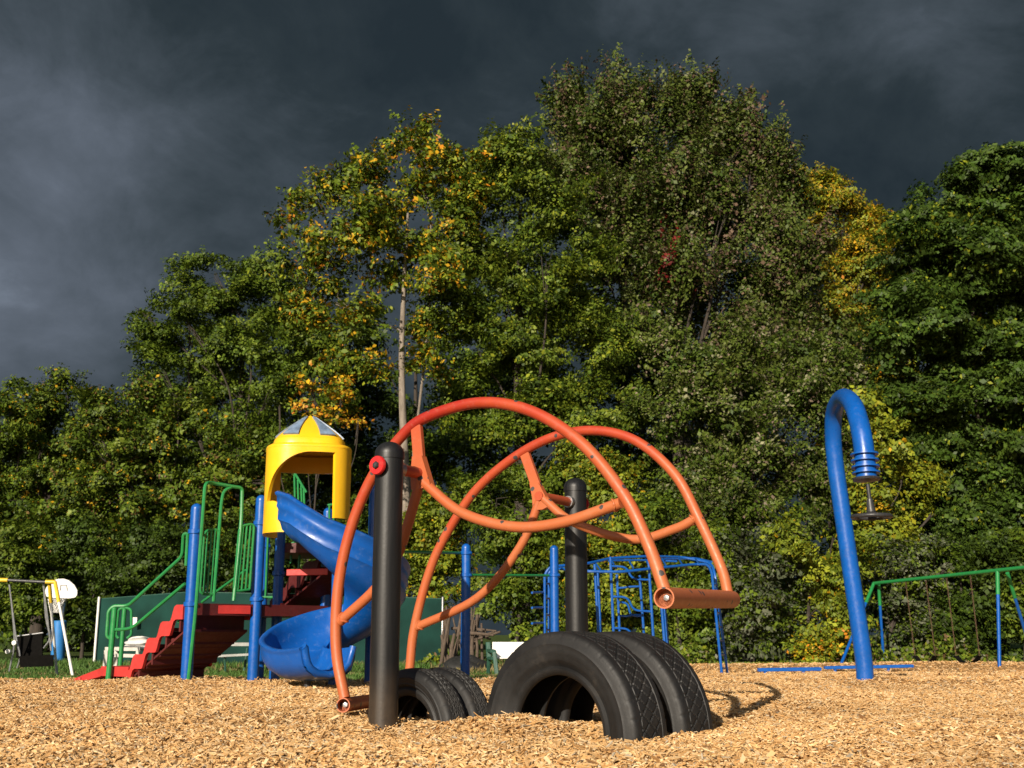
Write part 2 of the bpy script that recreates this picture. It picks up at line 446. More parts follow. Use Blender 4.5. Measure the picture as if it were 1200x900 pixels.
ys = np.concatenate([-np.geomspace(600, 3, 22), np.arange(-2, 12, .5), np.arange(12, 60, 1.0), np.geomspace(60, 700, 22)])
xs = np.concatenate([-np.geomspace(600, 31, 18), np.arange(-30, 30.1, .6), np.geomspace(31, 600, 18)])
X, Y = np.meshgrid(xs, ys)
tag(grid_mesh('ground', X, Y, gz(X, Y) - .05, M['turf']), kind='structure')

Dr = np.concatenate([np.arange(-3, 2, .25), np.arange(2, 8, .035), np.arange(8, 14, .07), np.arange(14, 29, .2)])
T = np.linspace(-1, 1, 280)
X = T[None, :] * (np.clip(Dr, 0, None)[:, None] * .9 + 4.0); Y = np.repeat(Dr[:, None], 280, 1)
lump = .010 * np.sin(X * 31 + 3 * np.sin(Y * 9)) * np.sin(Y * 27 + 2 * np.sin(X * 11)) + .006 * np.sin(X * 67 + Y * 23) * np.sin(Y * 71 - X * 19)
lump = lump * (1 - smooth(7, 14, Y))
tag(grid_mesh('wood_chip_bed', X, Y, gz(X, Y) + lump - .004, M['mulch'], keep=(Y < edge_D(X))), kind='structure')

def rand_frames(n, tilt):
    """random orthonormal frames, mostly lying flat"""
    az = rng.uniform(0, 2 * np.pi, n)
    d = np.stack([np.cos(az), np.sin(az), np.zeros(n)], -1)
    d[:, 2] = np.tan(np.clip(rng.normal(0, tilt, n), -1.2, 1.2)); d /= np.linalg.norm(d, axis=1)[:, None]
    up = np.stack([rng.normal(0, tilt * 1.2, n), rng.normal(0, tilt * 1.2, n), np.ones(n)], -1)
    s = np.cross(up, d); s /= np.linalg.norm(s, axis=1)[:, None]
    return d, s, np.cross(d, s)

def chips():
    bands = ((2.9, 4.2, 5400, 1.0), (4.2, 5.6, 4600, 1.0), (5.6, 7.5, 3200, 1.0), (7.5, 10, 1700, 1.1), (10, 14, 480, 1.25), (14, 20, 160, 1.6), (20, 28, 60, 2.2))
    P = []; S = []
    for (a, b, dens, s) in bands:
        wmax = .66 * b + 1.0
        n = int(dens * 2 * wmax * (b - a))
        x = rng.uniform(-wmax, wmax, n); y = rng.uniform(a, b, n)
        k = (np.abs(x) < .66 * y + 1.0) & (y < edge_D(x) + rng.normal(0, .18, n))
        P.append(np.stack([x[k], y[k]], -1)); S.append(np.full(k.sum(), s))
    P = np.concatenate(P); S = np.concatenate(S); n = len(P)
    L = np.clip(rng.lognormal(math.log(.0195), .52, n), .008, .075) * S / 2
    W = np.clip(rng.lognormal(math.log(.0082), .42, n), .004, .024) * S / 2
    H = rng.uniform(.0015, .005, n) * S / 2
    d, s, u = rand_frames(n, .34)
    c = np.concatenate([P, (gz(P[:, 0], P[:, 1]) + rng.uniform(-.004, .016, n))[:, None]], 1)
    tp = rng.uniform(.35, 1.0, (n, 1)); sk = rng.normal(0, .25, (n, 1))
    def corner(i, j, k):
        w = W[:, None] * (tp if i > 0 else 1.0)
        return c + d * (L[:, None] * (i + sk * j * .5)) + s * (w * j) + u * (H[:, None] * k)
    A = {(i, j, k): corner(i, j, k) for i in (-1, 1) for j in (-1, 1) for k in (-1, 1)}
    faces = [((-1, -1, 1), (1, -1, 1), (1, 1, 1), (-1, 1, 1)), ((-1, -1, -1), (-1, 1, -1), (1, 1, -1), (1, -1, -1)),
             ((-1, -1, -1), (1, -1, -1), (1, -1, 1), (-1, -1, 1)), ((-1, 1, -1), (-1, 1, 1), (1, 1, 1), (1, 1, -1)),
             ((1, -1, -1), (1, 1, -1), (1, 1, 1), (1, -1, 1)), ((-1, -1, -1), (-1, -1, 1), (-1, 1, 1), (-1, 1, -1))]
    V = np.stack([np.stack([A[q] for q in f], 1) for f in faces], 1).reshape(-1, 3)
    pal = np.array([(.60, .36, .15), (.67, .43, .20), (.54, .30, .112), (.75, .54, .30), (.41, .22, .08), (.22, .11, .045), (.45, .37, .26)])
    t = pal[rng.choice(7, n, p=[.27, .26, .17, .17, .07, .03, .03])] * rng.uniform(.82, 1.12, (n, 1))
    damp = .5 + .5 * np.sin(P[:, 0] * 1.9 + 1.3 * np.sin(P[:, 1] * 1.1)) * np.sin(P[:, 1] * 1.4 + np.sin(P[:, 0] * 2.3))   # damper and dustier patches
    t = t * (.84 + .22 * damp)[:, None]
    t = np.repeat(t, 6, 0)
    o = quads('wood_chips', V, 4, t, M['chip'])
    tag(o, 'loose golden brown wood chips strewn over the playground', 'wood chips', kind='stuff')
chips()

def blades():
    n = 90000
    y = 11 + 21 * rng.uniform(0, 1, n) ** 1.6; x = rng.uniform(-1, 1, n) * (.5 * y + 1)
    k = (y > edge_D(x) - rng.uniform(0, .35, n)) & (x < 3)
    x, y = x[k], y[k]; n = len(x)
    h = rng.uniform(.025, .075, n) * np.where(y > 26, 2.2, 1); w = rng.uniform(.006, .012, n) * (.6 + y / 18)
    az = rng.uniform(0, np.pi, n); ca, sa = np.cos(az), np.sin(az)
    z = gz(x, y) - .055
    p = np.stack([x, y, z], -1); s = np.stack([ca * w, sa * w, 0 * w], -1)
    tip = p + np.stack([rng.normal(0, .4, n) * h, rng.normal(0, .4, n) * h, h], -1)
    V = np.stack([p - s, p + s, tip], 1).reshape(-1, 3)
    dry = (np.sin(x * 1.1 + 2) * np.sin(y * .8) + rng.normal(0, .5, n) + np.where(x > -1.8, 1.1, 0) > .9)[:, None]
    t = np.where(dry, np.array([[.24, .19, .08]]), np.array([[.075, .145, .028]])) * rng.uniform(.6, 1.3, (n, 1))
    tag(quads('lawn_grass', V, 3, t, M['blade']), 'short green lawn grass beyond the wood chips', 'grass', kind='stuff')
blades()

# ------------------------------------------------------------------ orange rocking arch between two black posts
PF = np.array([-.603, 5.491]); PR = np.array([.396, 7.03])
AX = np.array([math.sin(R(33)), math.cos(R(33)), 0]); BX = np.array([AX[1], -AX[0], 0])
zP = 1.2266
rock = thing('rocking_arch', (-.1, 6.2, 0), 'orange double arched rocker pivoting between two black posts', 'seesaw')
def round_post(px_, py_, top, r, base=-.25):
    mb = MB()
    mb.lathe([(r, base), (r, top - r * 1.05)], (px_, py_, 0), 32)
    return mb
for (q, top, s) in ((PF, 1.355, 1), (PR, 1.385, -1)):
    r = .069
    p = obj('post', round_post(q[0], q[1], top, r), M['black'], rock)
    cp = MB(); cp.lathe([(r + .004, top - r * 1.25), (r + .004, top - r * .9)] + [((r + .004) * math.cos(a), top - r * .9 + r * .9 * math.sin(a)) for a in np.linspace(.1, math.pi / 2 - .02, 8)] + [(.0001, top)], (q[0], q[1], 0), 32)
    obj('cap', cp, M['black'], p)
    c = np.array([q[0], q[1], zP])
    d = MB(); d.lathe([(.001, 0), (.043, 0), (.047, .006), (.047, .018), (.030, .022), (.030, .034), (.001, .034)], c - AX * s * (r + .032), 24, AX * s)
    obj('pivot_disc', d, M['redcap'], p)
    d = MB(); d.lathe([(.001, -.012), (.014, -.010), (.02, -.002), (.02, .004), (.001, .004)], c - AX * s * (r + .034), 6, AX * s)
    obj('pivot_bolt', d, M['darksteel'], p)
    d = MB(); d.lathe([(.001, 0), (.036, 0), (.036, .03), (.001, .03)], c + AX * s * (r - .002), 20, AX * s)
    obj('collar', d, M['steel'], p)

tA = [(-.462, -1.117), (-.523, -.914), (-.539, -.698), (-.514, -.457), (-.436, -.206), (-.31, .019), (-.133, .202), (.032, .289), (.351, .329), (.653, .258), (.935, .077), (1.152, -.177), (1.273, -.412), (1.346, -.613)]
tA2 = [(.0, -.03), (.253, -.21), (.555, -.297), (.838, -.291), (1.142, -.22)]
tA3 = [(.0, -.03), (-.076, -.256), (-.144, -.413), (-.278, -.572), (-.51, -.735)]
tB = [(-1.0, -1.15), (-.964, -1.016), (-.936, -.783), (-.842, -.47), (-.714, -.221), (-.457, .082), (-.083, .299), (.274, .369), (.608, .292), (.867, .071), (1.01, -.196), (1.123, -.452), (1.156, -.587)]
tB2 = [(.0, .0), (.22, -.164), (.594, -.279), (.857, -.235), (1.001, -.178)]
tB3 = [(.0, .0), (-.145, -.287), (-.452, -.582), (-.915, -.757)]
hubs = []
for (dist, big, low, left, strut) in ((.2525, tA, tA2, tA3, (-.035, .275)), (1.4233, tB, tB2, tB3, (-.12, .285))):
    H = np.array([PF[0], PF[1], zP]) + AX * dist; hubs.append(H)
    W = lambda st: H + BX * st[0] + np.array([0, 0, st[1]])
    f = MB(); f.tube(spline([W(q) for q in big], 8), .0285, 18)
    fr = obj('arch', f, M['orange'], rock)
    g = MB(); g.tube(spline([W(q) for q in low], 8), .026, 16); obj('lower_brace', g, M['orange_worn'], fr)
    g = MB(); g.tube(spline([W(q) for q in left], 8), .026, 16); obj('lower_brace', g, M['orange_worn'], fr)
    for tr_k in (low, left):
        e_, f_ = W(tr_k[-1]), W(tr_k[-2]); t_ = (f_ - e_) / np.linalg.norm(f_ - e_); c_ = e_ + t_ * .030
        n1_ = np.cross(t_, AX); n1_ /= np.linalg.norm(n1_); g = MB()
        g.tube([c_ + (n1_ * math.cos(q) + np.cross(t_, n1_) * math.sin(q)) * (.027 + .0012 * math.sin(q * 9)) + t_ * .008 * math.cos(2 * q) for q in np.linspace(0, 2 * math.pi, 41)[:-1]], .0055, 6, closed=True)
        obj('weld_bead', g, M['orange_worn'], fr)
    g = MB(); a, b = W((.0, -.01)), W(strut)
    g.bar(a, b, .034, .064, up=BX)
    t_ = (b - a) / np.linalg.norm(b - a); c_ = W((0, -.005))
    g.prism([a + t_ * .10 - BX * .031 - AX * .02, a + t_ * .10 + BX * .031 - AX * .02, c_ + BX * .075 + np.array([0, 0, -.055]) - AX * .02, c_ + BX * .02 + np.array([0, 0, -.075]) - AX * .02, c_ - BX * .045 + np.array([0, 0, -.075]) - AX * .02, c_ - BX * .05 - AX * .02], AX * .04)
    obj('strut', g, M['orange_worn'], fr)
d = MB(); d.tube([np.array([PF[0], PF[1], zP]) + AX * .09, hubs[0], hubs[0] + AX * .03], .028, 14)
obj('axle', d, M['orange'], rock)
d = MB(); d.tube([hubs[1] - AX * .03, np.array([PR[0], PR[1], zP]) - AX * .09], .028, 14)
obj('axle', d, M['orange'], rock)
def end_tube(a, b, r):
    ax = (b - a); L = np.linalg.norm(ax); ax /= L
    a = a - ax * .045; L += .09
    m = MB(); m.lathe([(r * .86, .05), (r * .86, .0), (r, .0), (r, L), (r * .86, L), (r * .86, L - .05)], a, 24, ax)
    m.lathe([(.0001, .05), (r * .87, .05)], a, 24, ax); m.lathe([(r * .87, L - .05), (.0001, L - .05)], a, 24, ax)
    o = obj('seat_tube', m, M['orange'], rock)
    b = MB(); b.lathe([(.001, -.012), (.013, -.01), (.016, 0), (.016, .02), (.001, .02)], a + ax * .045, 6, ax)
    obj('bolt', b, M['steel'], o)
end_tube(hubs[0] + BX * 1.355 + np.array([0, 0, -.645]), hubs[1] + BX * 1.165 + np.array([0, 0, -.62]), .046)
end_tube(hubs[0] + BX * -.455 + np.array([0, 0, -1.15]), hubs[1] + BX * -1.0 + np.array([0, 0, -1.17]), .036)

# ------------------------------------------------------------------ half buried tyres
def tyre(name, c, ang, Rr, rb, w, style, label, group, nu=420):
    axis = np.array([math.sin(ang), math.cos(ang), 0]); e1 = np.array([math.cos(ang), -math.sin(ang), 0]); e2 = np.array([0, 0, 1.0])
    c = np.asarray(c, float)
    prof = []                       # (radius, offset along the axis from the near face)
    h = w / 2
    k = 12
    side = [(rb, .30), (rb + .005, .24), (rb + .012, .20), (rb + .02, .17), (rb + .03, .16)]
    for q in side: prof.append((q[0], h - q[1] * 0 - (h - w * q[1] * .55)))
    for t in np.linspace(0, 1, 12):
        rr = rb + .04 + (Rr - rb - .075) * t
        bul = math.sin(t * math.pi * .95) * w * .07
        lip = .004 if (.18 < t < .28 or .78 < t < .86) else 0
        prof.append((rr, w * .09 * (1 - t) ** .8 - bul + w * .05 - lip))
    for t in np.linspace(.12, 1, 7):
        a = t * math.pi / 2
        prof.append((Rr - .035 + .033 * math.sin(a) * 1.0, w * .05 + .03 * (1 - math.cos(a)) * 1.0 - .0))
    n_side = len(prof)
    tread = [(Rr - .004 + .004 * math.cos((v - .5) * 2), w * .05 + .03 + (w - w * .1 - .06) * v) for v in np.linspace(.02, .98, 44)]
    far = [(r_, w - o_) for (r_, o_) in prof[::-1]]
    cav = [(rb, .20), (rb + .012, .19), (rb + (Rr - rb) * .3, .15), (rb + (Rr - rb) * .55, .13), (Rr - .06, .17), (Rr - .036, .30), (Rr - .032, .5)]
    cav = [(r_, w * o_) for r_, o_ in cav]; cav = cav + [(r_, w - o_) for r_, o_ in cav[:-1][::-1]]
    allp = prof + tread + far + cav[::-1]      # hollow casing
    m = len(allp)
    U = np.arange(nu) * 2 * np.pi / nu
    Rm = np.array([q[0] for q in allp])[:, None] + np.zeros((1, nu)); Om = np.array([q[1] for q in allp])[:, None] + np.zeros((1, nu))
    vi = np.arange(m)
    isT = (vi >= n_side) & (vi < n_side + len(tread))
    v = np.clip((vi - n_side) / (len(tread) - 1), 0, 1)[:, None]; arc = U[None, :] * Rr
    if style == 'diamond':
        P_ = .070
        g1 = np.abs(((arc + v * .17) / P_) % 1 - .5) > .44
        g2 = np.abs(((arc - v * .17) / P_) % 1 - .5) > .44
        g3 = (np.abs(v - .5) < .0) | (np.abs(v - .12) < .018) | (np.abs(v - .88) < .018)
        inner = (v > .12) & (v < .88)
        groove = ((g1 | g2) & inner) | g3
        dep = .006
    else:
        P_ = .034
        g1 = np.abs(((arc + .02 * np.sin(v * 18)) / P_) % 1 - .5) > .36
        g3 = (np.abs(v - .25) < .03) | (np.abs(v - .5) < .03) | (np.abs(v - .75) < .03)
        groove = g1 | g3; dep = .007
    Rm = Rm - dep * (groove & isT[:, None])
    # shoulder lugs and moulded sidewall rings
    sh = ((vi >= n_side - 6) & (vi < n_side)) | ((vi >= n_side + len(tread)) & (vi < n_side + len(tread) + 6))
    lug = np.abs((arc / .085) % 1 - .5) > .44
    Rm = Rm - .0025 * (lug & sh[:, None])
    Pts = c[None, None, :] + axis * Om[..., None] + e1 * (Rm * np.cos(U)[None])[..., None] + e2 * (Rm * np.sin(U)[None])[..., None]
    me = bpy.data.meshes.new(name)
    base = np.array([c[0] + axis[0] * h, c[1] + axis[1] * h, 0])
    idx = np.arange(m * nu).reshape(m, nu)
    q = np.stack([idx[:-1], np.roll(idx, -1, 1)[:-1], np.roll(idx, -1, 1)[1:], idx[1:]], -1).reshape(-1, 4)
    lin = np.stack([idx[-1], np.roll(idx[-1], -1), np.roll(idx[0], -1), idx[0]], -1)
    me.from_pydata((Pts.reshape(-1, 3) - base).tolist(), [], q.tolist() + lin.tolist())
    me.polygons.foreach_set('use_smooth', [True] * len(me.polygons)); me.set_sharp_from_angle(angle=R(35)); me.update()
    o = link(name, me, M['rubber']); o.location = base
    return tag(o, label, 'tyre', group)
a43 = R(43); ax43 = np.array([math.sin(a43), math.cos(a43), 0])
c1 = np.array([.185, 5.37, -.02])
tyre('truck_tyre', c1, a43, .462, .262, .285, 'diamond', 'large black truck tyre half buried in front, its open side facing out', 'half buried tyres')
tyre('truck_tyre', c1 + ax43 * .37, a43, .462, .262, .285, 'diamond', 'large black truck tyre half buried close behind the front large tyre', 'half buried tyres')
c2 = np.array([-.525, 5.69, -.05])
tyre('car_tyre', c2, a43, .315, .185, .155, 'block', 'smaller black tyre half buried right behind the front black post', 'half buried tyres', 300)
tyre('car_tyre', c2 + ax43 * .175, a43, .315, .185, .155, 'block', 'smaller black tyre with blocky tread between its small twin and the large tyres', 'half buried tyres', 300)

# ------------------------------------------------------------------ climbing structure with spiral slide
play = thing('play_structure', (-2.2, 10.4, 0), 'blue posted playground tower with red stairs, green rails, yellow hood and blue spiral slide', 'play structure')
def blue_post(px0, py0, D, ptop, parent, r=.05, collars=(), mat=None, label=None):
    b = at(px0, py0, D); top = at(ptop[0], ptop[1], D)[2]
    bz = gzf(b[0], D) - .15
    m = MB(); m.lathe([(r, bz), (r, top - r)] + [(r * math.cos(a), top - r + r * math.sin(a)) for a in np.linspace(.15, math.pi / 2 - .05, 6)] + [(.0001, top)], (b[0], D, 0), 20)
    o = obj('post', m, mat or M['blue'], parent)
    for cy in collars:
        z = at(px0, cy, D)[2]
        c = MB(); c.lathe([(r, -.022), (r + .012, -.018), (r + .012, .018), (r, .022)], (b[0], D, z), 20)
        c.lathe([(.001, 0), (.014, 0), (.014, .03), (.001, .03)], (b[0] + r * .7, D - r * .7, z), 6, (1, -1, 0))
        obj('collar', c, mat or M['blue'], o)
    return np.array([b[0], D, 0]), top
D1, D2, D3 = 9.95, 10.35, 10.75
p1, _ = blue_post(218, 803, D1, (233, 590), play, .05, (623, 708))
p2, _ = blue_post(296, 802, D2, (306, 580), play, .05, (613, 702))
p3, _ = blue_post(321, 800, D3, (333, 600), play, .048, (672,))
blue_post(303, 795, 11.6, (311, 600), play, .05, (640,))
blue_post(378, 790, 11.7, (379, 595), play, .05, (640,))
pS, _ = blue_post(391, 796, 9.85, (391, 660), play, .045)
# decks
zd1 = at(240, 707, D1)[2]
def poly_deck(pts, z, th, name, mat):
    m = MB(); m.prism([(q[0], q[1], z - th) for q in pts], (0, 0, th)); return obj(name, m, mat, play)
e12 = (p2 - p1) / np.linalg.norm(p2 - p1)
poly_deck([p1 + np.array([.05, -.03, 0]), p2 + np.array([-.02, -.05, 0]), at(385, 700, 10.9) * [1, 1, 0], at(385, 700, 11.7) * [1, 1, 0], at(290, 700, 11.7) * [1, 1, 0]], zd1, .10, 'deck', M['shaded_red'])
zd2 = at(370, 650, 10.7)[2]
poly_deck([at(327, 700, 10.75) * [1, 1, 0], at(398, 700, 10.75) * [1, 1, 0], at(396, 700, 11.7) * [1, 1, 0], at(325, 700, 11.7) * [1, 1, 0]], 1.27, .09, 'deck', M['shaded_red'])
# main staircase: rises to the right and towards the camera, wavy stringers with treads between
def staircase(toe, top, width, z0, z1, n, name, run0=.18):
    toe = np.asarray(toe, float); top = np.asarray(top, float)
    a = top - toe; L = np.linalg.norm(a); a /= L
    w = np.array([-a[1], a[0], 0])
    root = MB()
    steps = n; rise = (z1 - z0) / steps; run = L / steps
    first = None
    def prof_line(dz):
        pts = []
        for i in range(steps):
            x0 = i * run; zA = z0 + i * rise
            for t in np.linspace(0, 1, 9)[:-1]:
                s = t - .16 * math.sin(2 * math.pi * t) * 1.0
                zz = zA + rise * (smooth(.05, .62, t))
                pts.append((x0 + run * (t * .62 + .38 * smooth(.45, 1, t)), zz + dz))
        pts.append((L, z1 + dz))
        return pts
    up = prof_line(.05); dn = prof_line(-.075)
    objs = []
    for k, off in enumerate((0, width)):
        m = MB()
        pu = [toe + a * x + w * off + np.array([0, 0, z]) for x, z in up]; pd = [toe + a * x + w * off + np.array([0, 0, z]) for x, z in dn]
        th = w * .03 * (1 if k == 0 else -1)
        nn = len(pu)
        rows = [pu, pd, [q + th for q in pd], [q + th for q in pu], pu]
        m.sheet(rows)
        m.add([pu[0], pd[0], pd[0] + th, pu[0] + th], [(0, 1, 2, 3)]); m.add([pu[-1], pd[-1], pd[-1] + th, pu[-1] + th], [(0, 1, 2, 3)])
        objs.append(obj('stringer', m, M['red'] if name == 'staircase' else M['shaded_red'], ST))  # upper flight takes the red with shade painted in
    for i in range(steps):
        m = MB()
        c0 = toe + a * (i * run + run * .12) + np.array([0, 0, z0 + (i + 1) * rise - .02])
        c = c0 + a * run * .5 + w * width * .5
        m.box(c, (run * 1.05, width - .064, .03), ax=(a, w, np.array([0, 0, 1.0])), bev=.006)
        c = toe + a * (i * run + run * .62) + w * width * .5 + np.array([0, 0, z0 + (i + .45) * rise - .03])
        m.box(c, (.02, width - .064, rise * 1.02), ax=(a, w, np.array([0, 0, 1.0])))
        obj('tread', m, M['shaded_red'], ST)
toeP = at(150, 790, 10.35); toeP[2] = 0
topP = p1.copy() + np.array([-.08, .05, 0])
ST = obj('staircase', MB().box(np.array([-3.95, 10.63, gzf(-3.95, 10.63) + .03]), (.02, .02, .02)), M['red'], play)
ad = (topP - toeP); ad /= np.linalg.norm(ad); wd = np.array([-ad[1], ad[0], 0])
SW = .82
z_t = at(150, 783, 10.35)[2]
staircase(toeP, topP, SW, z_t - .07, zd1 - .06, 4, 'staircase')
# sloped underside panel of the stairs
m = MB()
und = [toeP + np.array([0, 0, z_t - .08]), topP + np.array([0, 0, zd1 - .22])]
m.prism([und[0] + wd * .04, und[1] + wd * .04, und[1] + wd * (SW - .04), und[0] + wd * (SW - .04)], (0, 0, -.02))
for k in range(1, 4):
    q = und[0] + (und[1] - und[0]) * k / 4
    m.bar(q + wd * .05, q + wd * (SW - .05), .04, .06)
# landing step and ramp at the foot
m2 = MB()
l0 = at(118, 788, 10.6); l0[2] = 0
lz = z_t - .075
m2.prism([np.array([*l0[:2], lz]), np.array([*toeP[:2], lz]), np.array([*(toeP + wd * SW)[:2], lz]), np.array([*(l0 + wd * SW)[:2], lz])], (0, 0, .085))
r0 = at(87, 799, 10.85); r0[2] = gzf(*r0[:2]) - .02
sd = (l0 - r0) * [1, 1, 0]
m3 = MB()
A_, B_ = r0, np.array([*l0[:2], lz - .005])
up_ = np.array([0, 0, 1.0])
m3.prism([A_, B_, B_ + up_ * .075, A_ + up_ * .045], wd * SW)
obj('landing_step', m2, M['red'], ST); obj('ramp', m3, M['red'], ST)
obj('underside', m, M['shaded_red'], ST)
# second flight up to the hood deck, and the red edges seen under it
ST = obj('staircase', MB().box(at(330, 708, 10.72), (.02, .02, .02)), M['red'], play)
t2 = at(316, 705, 11.75); t2[2] = 0; u2 = at(386, 660, 11.0); u2[2] = 0
staircase(t2, u2, .62, zd1 + .02, 1.20, 4, 'upper')
a2 = (u2 - t2) / np.linalg.norm(u2 - t2); w2 = np.array([-a2[1], a2[0], 0])
m = MB(); q0 = t2 + np.array([0, 0, zd1 - .06]); q1 = u2 + np.array([0, 0, 1.08])
m.prism([q0 + w2 * .035, q1 + w2 * .035, q1 + w2 * .59, q0 + w2 * .59], (0, 0, -.02)); obj('underside', m, M['shaded_red'], ST)
m = MB(); m.bar(p1 + e12 * .05 + np.array([.0, -.045, zd1 - .05]), p2 - e12 * .05 + np.array([.0, -.045, zd1 - .05]), .02, .075); obj('deck_edge', m, M['red'], play)
m = MB(); m.bar(at(336, 671, 10.7), at(384, 670, 10.7), .03, .06); obj('deck_edge', m, M['red'], play)
m = MB(); m.bar(at(345, 643, 10.95), at(386, 641, 10.95), .03, .06); obj('deck_edge', m, M['red'], play)
# barriers between the two front posts, with the tall green climbing hoop
def gtube(m, pts, r=.0135, rr=.07, n=8): m.tube(rounded([at(*p) for p in pts], rr), r, n)
def Dx(px): return D1 - .06 + (px - 222) / (300 - 222) * (D2 - D1)
def P(zx, zy):                       # from the enlarged crop of the barrier
    px = 200 + zx / 5.625; py = 560 + zy / 5.625
    return (px, py, Dx(px))
m = MB()
gtube(m, [(219.5, 808, D1 - .1), P(165, 880)[:2] + (D1 - .1,), (240.5, 566, D1 - .05), P(270, 33), P(425, 60), P(472, 66), P(465, 300), P(415, 810)], .0165, .13)
gtube(m, [P(282, 815), P(335, 160), P(350, 85), P(405, 58)], .0155, .12)
obj('climbing_hoop', m, M['green'], play)
for (ox, tp, x0, x1, y0, y1, nb) in ((0, 0, (222, 318), (192, 288), (350, 336), (765, 768), 4), (0, 0, (455, 552), (415, 520), (320, 300), (750, 735), 4)):
    m = MB()
    gtube(m, [P(x1[1], y1[1]), P(x1[0], y1[0]), P(x0[0], y0[0]), P(x0[1], y0[1])] + ([P(x1[1], y1[1])] if ox == 0 else []), .012, .05)
    for k in range(1, nb - 0):
        t = k / nb
        gtube(m, [P(x0[0] + (x0[1] - x0[0]) * t, y0[0] + (y0[1] - y0[0]) * t), P(x1[0] + (x1[1] - x1[0]) * t, y1[0] + (y1[1] - y1[0]) * t)], .0095)
    obj('barrier', m, M['green'], play)
m = MB()                              # barrier deeper in, between the hood and the second post
for x in (262, 284, 306): m.tube([at(300 + (x - 262) * .5, 700, 11.3), at(303 + (x - 262) * .5, 628, 11.3)], .011, 8)
m.tube([at(298, 628, 11.3), at(330, 626, 11.3)], .013, 8); m.tube([at(298, 700, 11.3), at(328, 700, 11.3)], .013, 8)
gtube(m, [(341, 660, 11.1), (341, 636, 11.1), (352, 636, 11.1), (350, 668, 11.1), (341, 668, 11.1)], .012, .03)
obj('barrier', m, M['green'], play)
m = MB()                              # barrier seen through the hood
for x in (346, 350, 354, 357): m.tube([at(x, 600, 11.4), at(x - 1, 556 + (x - 346) * 1.6, 11.4)], .011, 8)
m.tube([at(344, 552, 11.4), at(359, 577, 11.4)], .013, 8); m.tube([at(344, 601, 11.4), at(359, 601, 11.4)], .013, 8)
obj('barrier', m, M['green'], play)
m = MB()
for x in (386, 391): m.tube([at(x, 640, 11.5), at(x, 592, 11.5)], .011, 8)
m.tube([at(384, 592, 11.5), at(398, 590, 11.5)], .013, 8)
obj('barrier', m, M['green'], play)
m = MB(); gtube(m, [(236, 706, 10.9), (288, 668, 11.2)], .013); obj('handrail', m, M['green'], play)
# stair handrails
Dn = 10.45; Df = 11.1
m = MB()
gtube(m, [(218, 663, 10.05), (220, 625, 10.05), (215, 626, 10.05), (213.5, 652, 10.1), (150, 710, Dn), (133, 710, Dn), (127, 716, Dn), (125, 746, Dn), (131, 749, Dn)], .0155, .05)
gtube(m, [(217, 684, 10.05), (154, 737, Dn), (133, 738, Dn)], .0155, .08)
m.tube([at(126.5, 800, Dn), at(129, 775, Dn), at(134.5, 712, Dn)], .026, 12)
obj('handrail', m, M['green'], play)
m = MB()
gtube(m, [(146, 712, Df), (154, 714, Df), (154, 744, Df), (149, 748, Df)], .0135, .04)
gtube(m, [(146, 712, Df), (139, 714, Df), (136, 745, Df), (139, 748, Df)], .0135, .04)
m.tube([at(140, 790, Df), at(146, 713, Df)], .022, 12)
obj('handrail', m, M['green'], play); m = MB()
gtube(m, [(209, 730, 10.9), (210, 716, 10.9), (216, 713, 10.9), (222, 716, 10.9)], .014, .05)
obj('handrail', m, M['green'], play)
# yellow hood
HC = np.array([*at(361, 560, 10.1)[:2], 0]); HR = .378
zb = at(330, 625, 9.85)[2]; zt = at(361, 522, 9.75)[2]
def hood_r(a, R_):                     # rounded square plan
    q = (abs(math.cos(a)) ** 3.2 + abs(math.sin(a)) ** 3.2) ** (-1 / 3.2); return R_ * q
rotH = R(12)
def hood_pt(a, R_, z):
    r = hood_r(a, R_); return HC + np.array([r * math.cos(a + rotH), r * math.sin(a + rotH), z])
m = MB()
na = 240
angs = [2 * math.pi * k / na for k in range(na + 1)]
def zlow(a):
    d = math.degrees(a) % 360
    # wide front opening with an arched left edge: angles 222 .. 318 face the camera
    if 212 <= d <= 304:
        t = (d - 212) / 92.0
        arch = 1.50 + (zt - .055 - 1.50) * min(1, (1 - (1 - min(t / .66, 1)) ** 2.2)) ** .62
        if t > .985: return zb + .13
        return arch
    if 52 <= d <= 128: return zt - .15
    if 304 < d < 330: return zb + .13
    if d >= 330 or d < 52: return zb + .13 if d >= 330 else zt - .15
    return zb
outer = [[hood_pt(a, HR, zlow(a) + (zt - zlow(a)) * t) for a in angs] for t in (0, .3, .6, 1)]
inner = [[hood_pt(a, HR - .03, zlow(a) + (zt - zlow(a)) * t) for a in angs] for t in (1, .6, .3, 0)]
m.sheet(outer + inner + [outer[0]])
hood = obj('hood', m, M['yellow'], play, sharp=50)
m = MB()                               # low wall across the left of the opening
low = [R(a) for a in np.linspace(200, 262, 26)]
top_ = [1.555 - .24 * float(smooth(225, 262, math.degrees(a))) for a in low]
m.sheet([[hood_pt(a, HR - .003, zb) for a in low], [hood_pt(a, HR - .003, z) for a, z in zip(low, top_)], [hood_pt(a, HR - .027, z) for a, z in zip(low, top_)], [hood_pt(a, HR - .027, zb) for a in low], [hood_pt(a, HR - .003, zb) for a in low]])
obj('hood_panel', m, M['yellow'], hood)
m = MB()                               # shoulder and dome
ring = []
for (R_, z) in ((HR - .03, zt - .01), (HR + .001, zt - .012), (HR + .003, zt + .0), (HR - .004, zt + .014), (HR - .02, zt + .024), (HR - .055, zt + .032), (HR - .06, zt + .07), (HR - .068, zt + .085)):
    ring.append([hood_pt(2 * math.pi * k / 96, R_, z) for k in range(96)])
m.sheet(ring, closed_u=True)
obj('hood_rim', m, M['yellow'], hood)
apex = HC + np.array([0, 0, at(365, 487, 10.1)[2]])
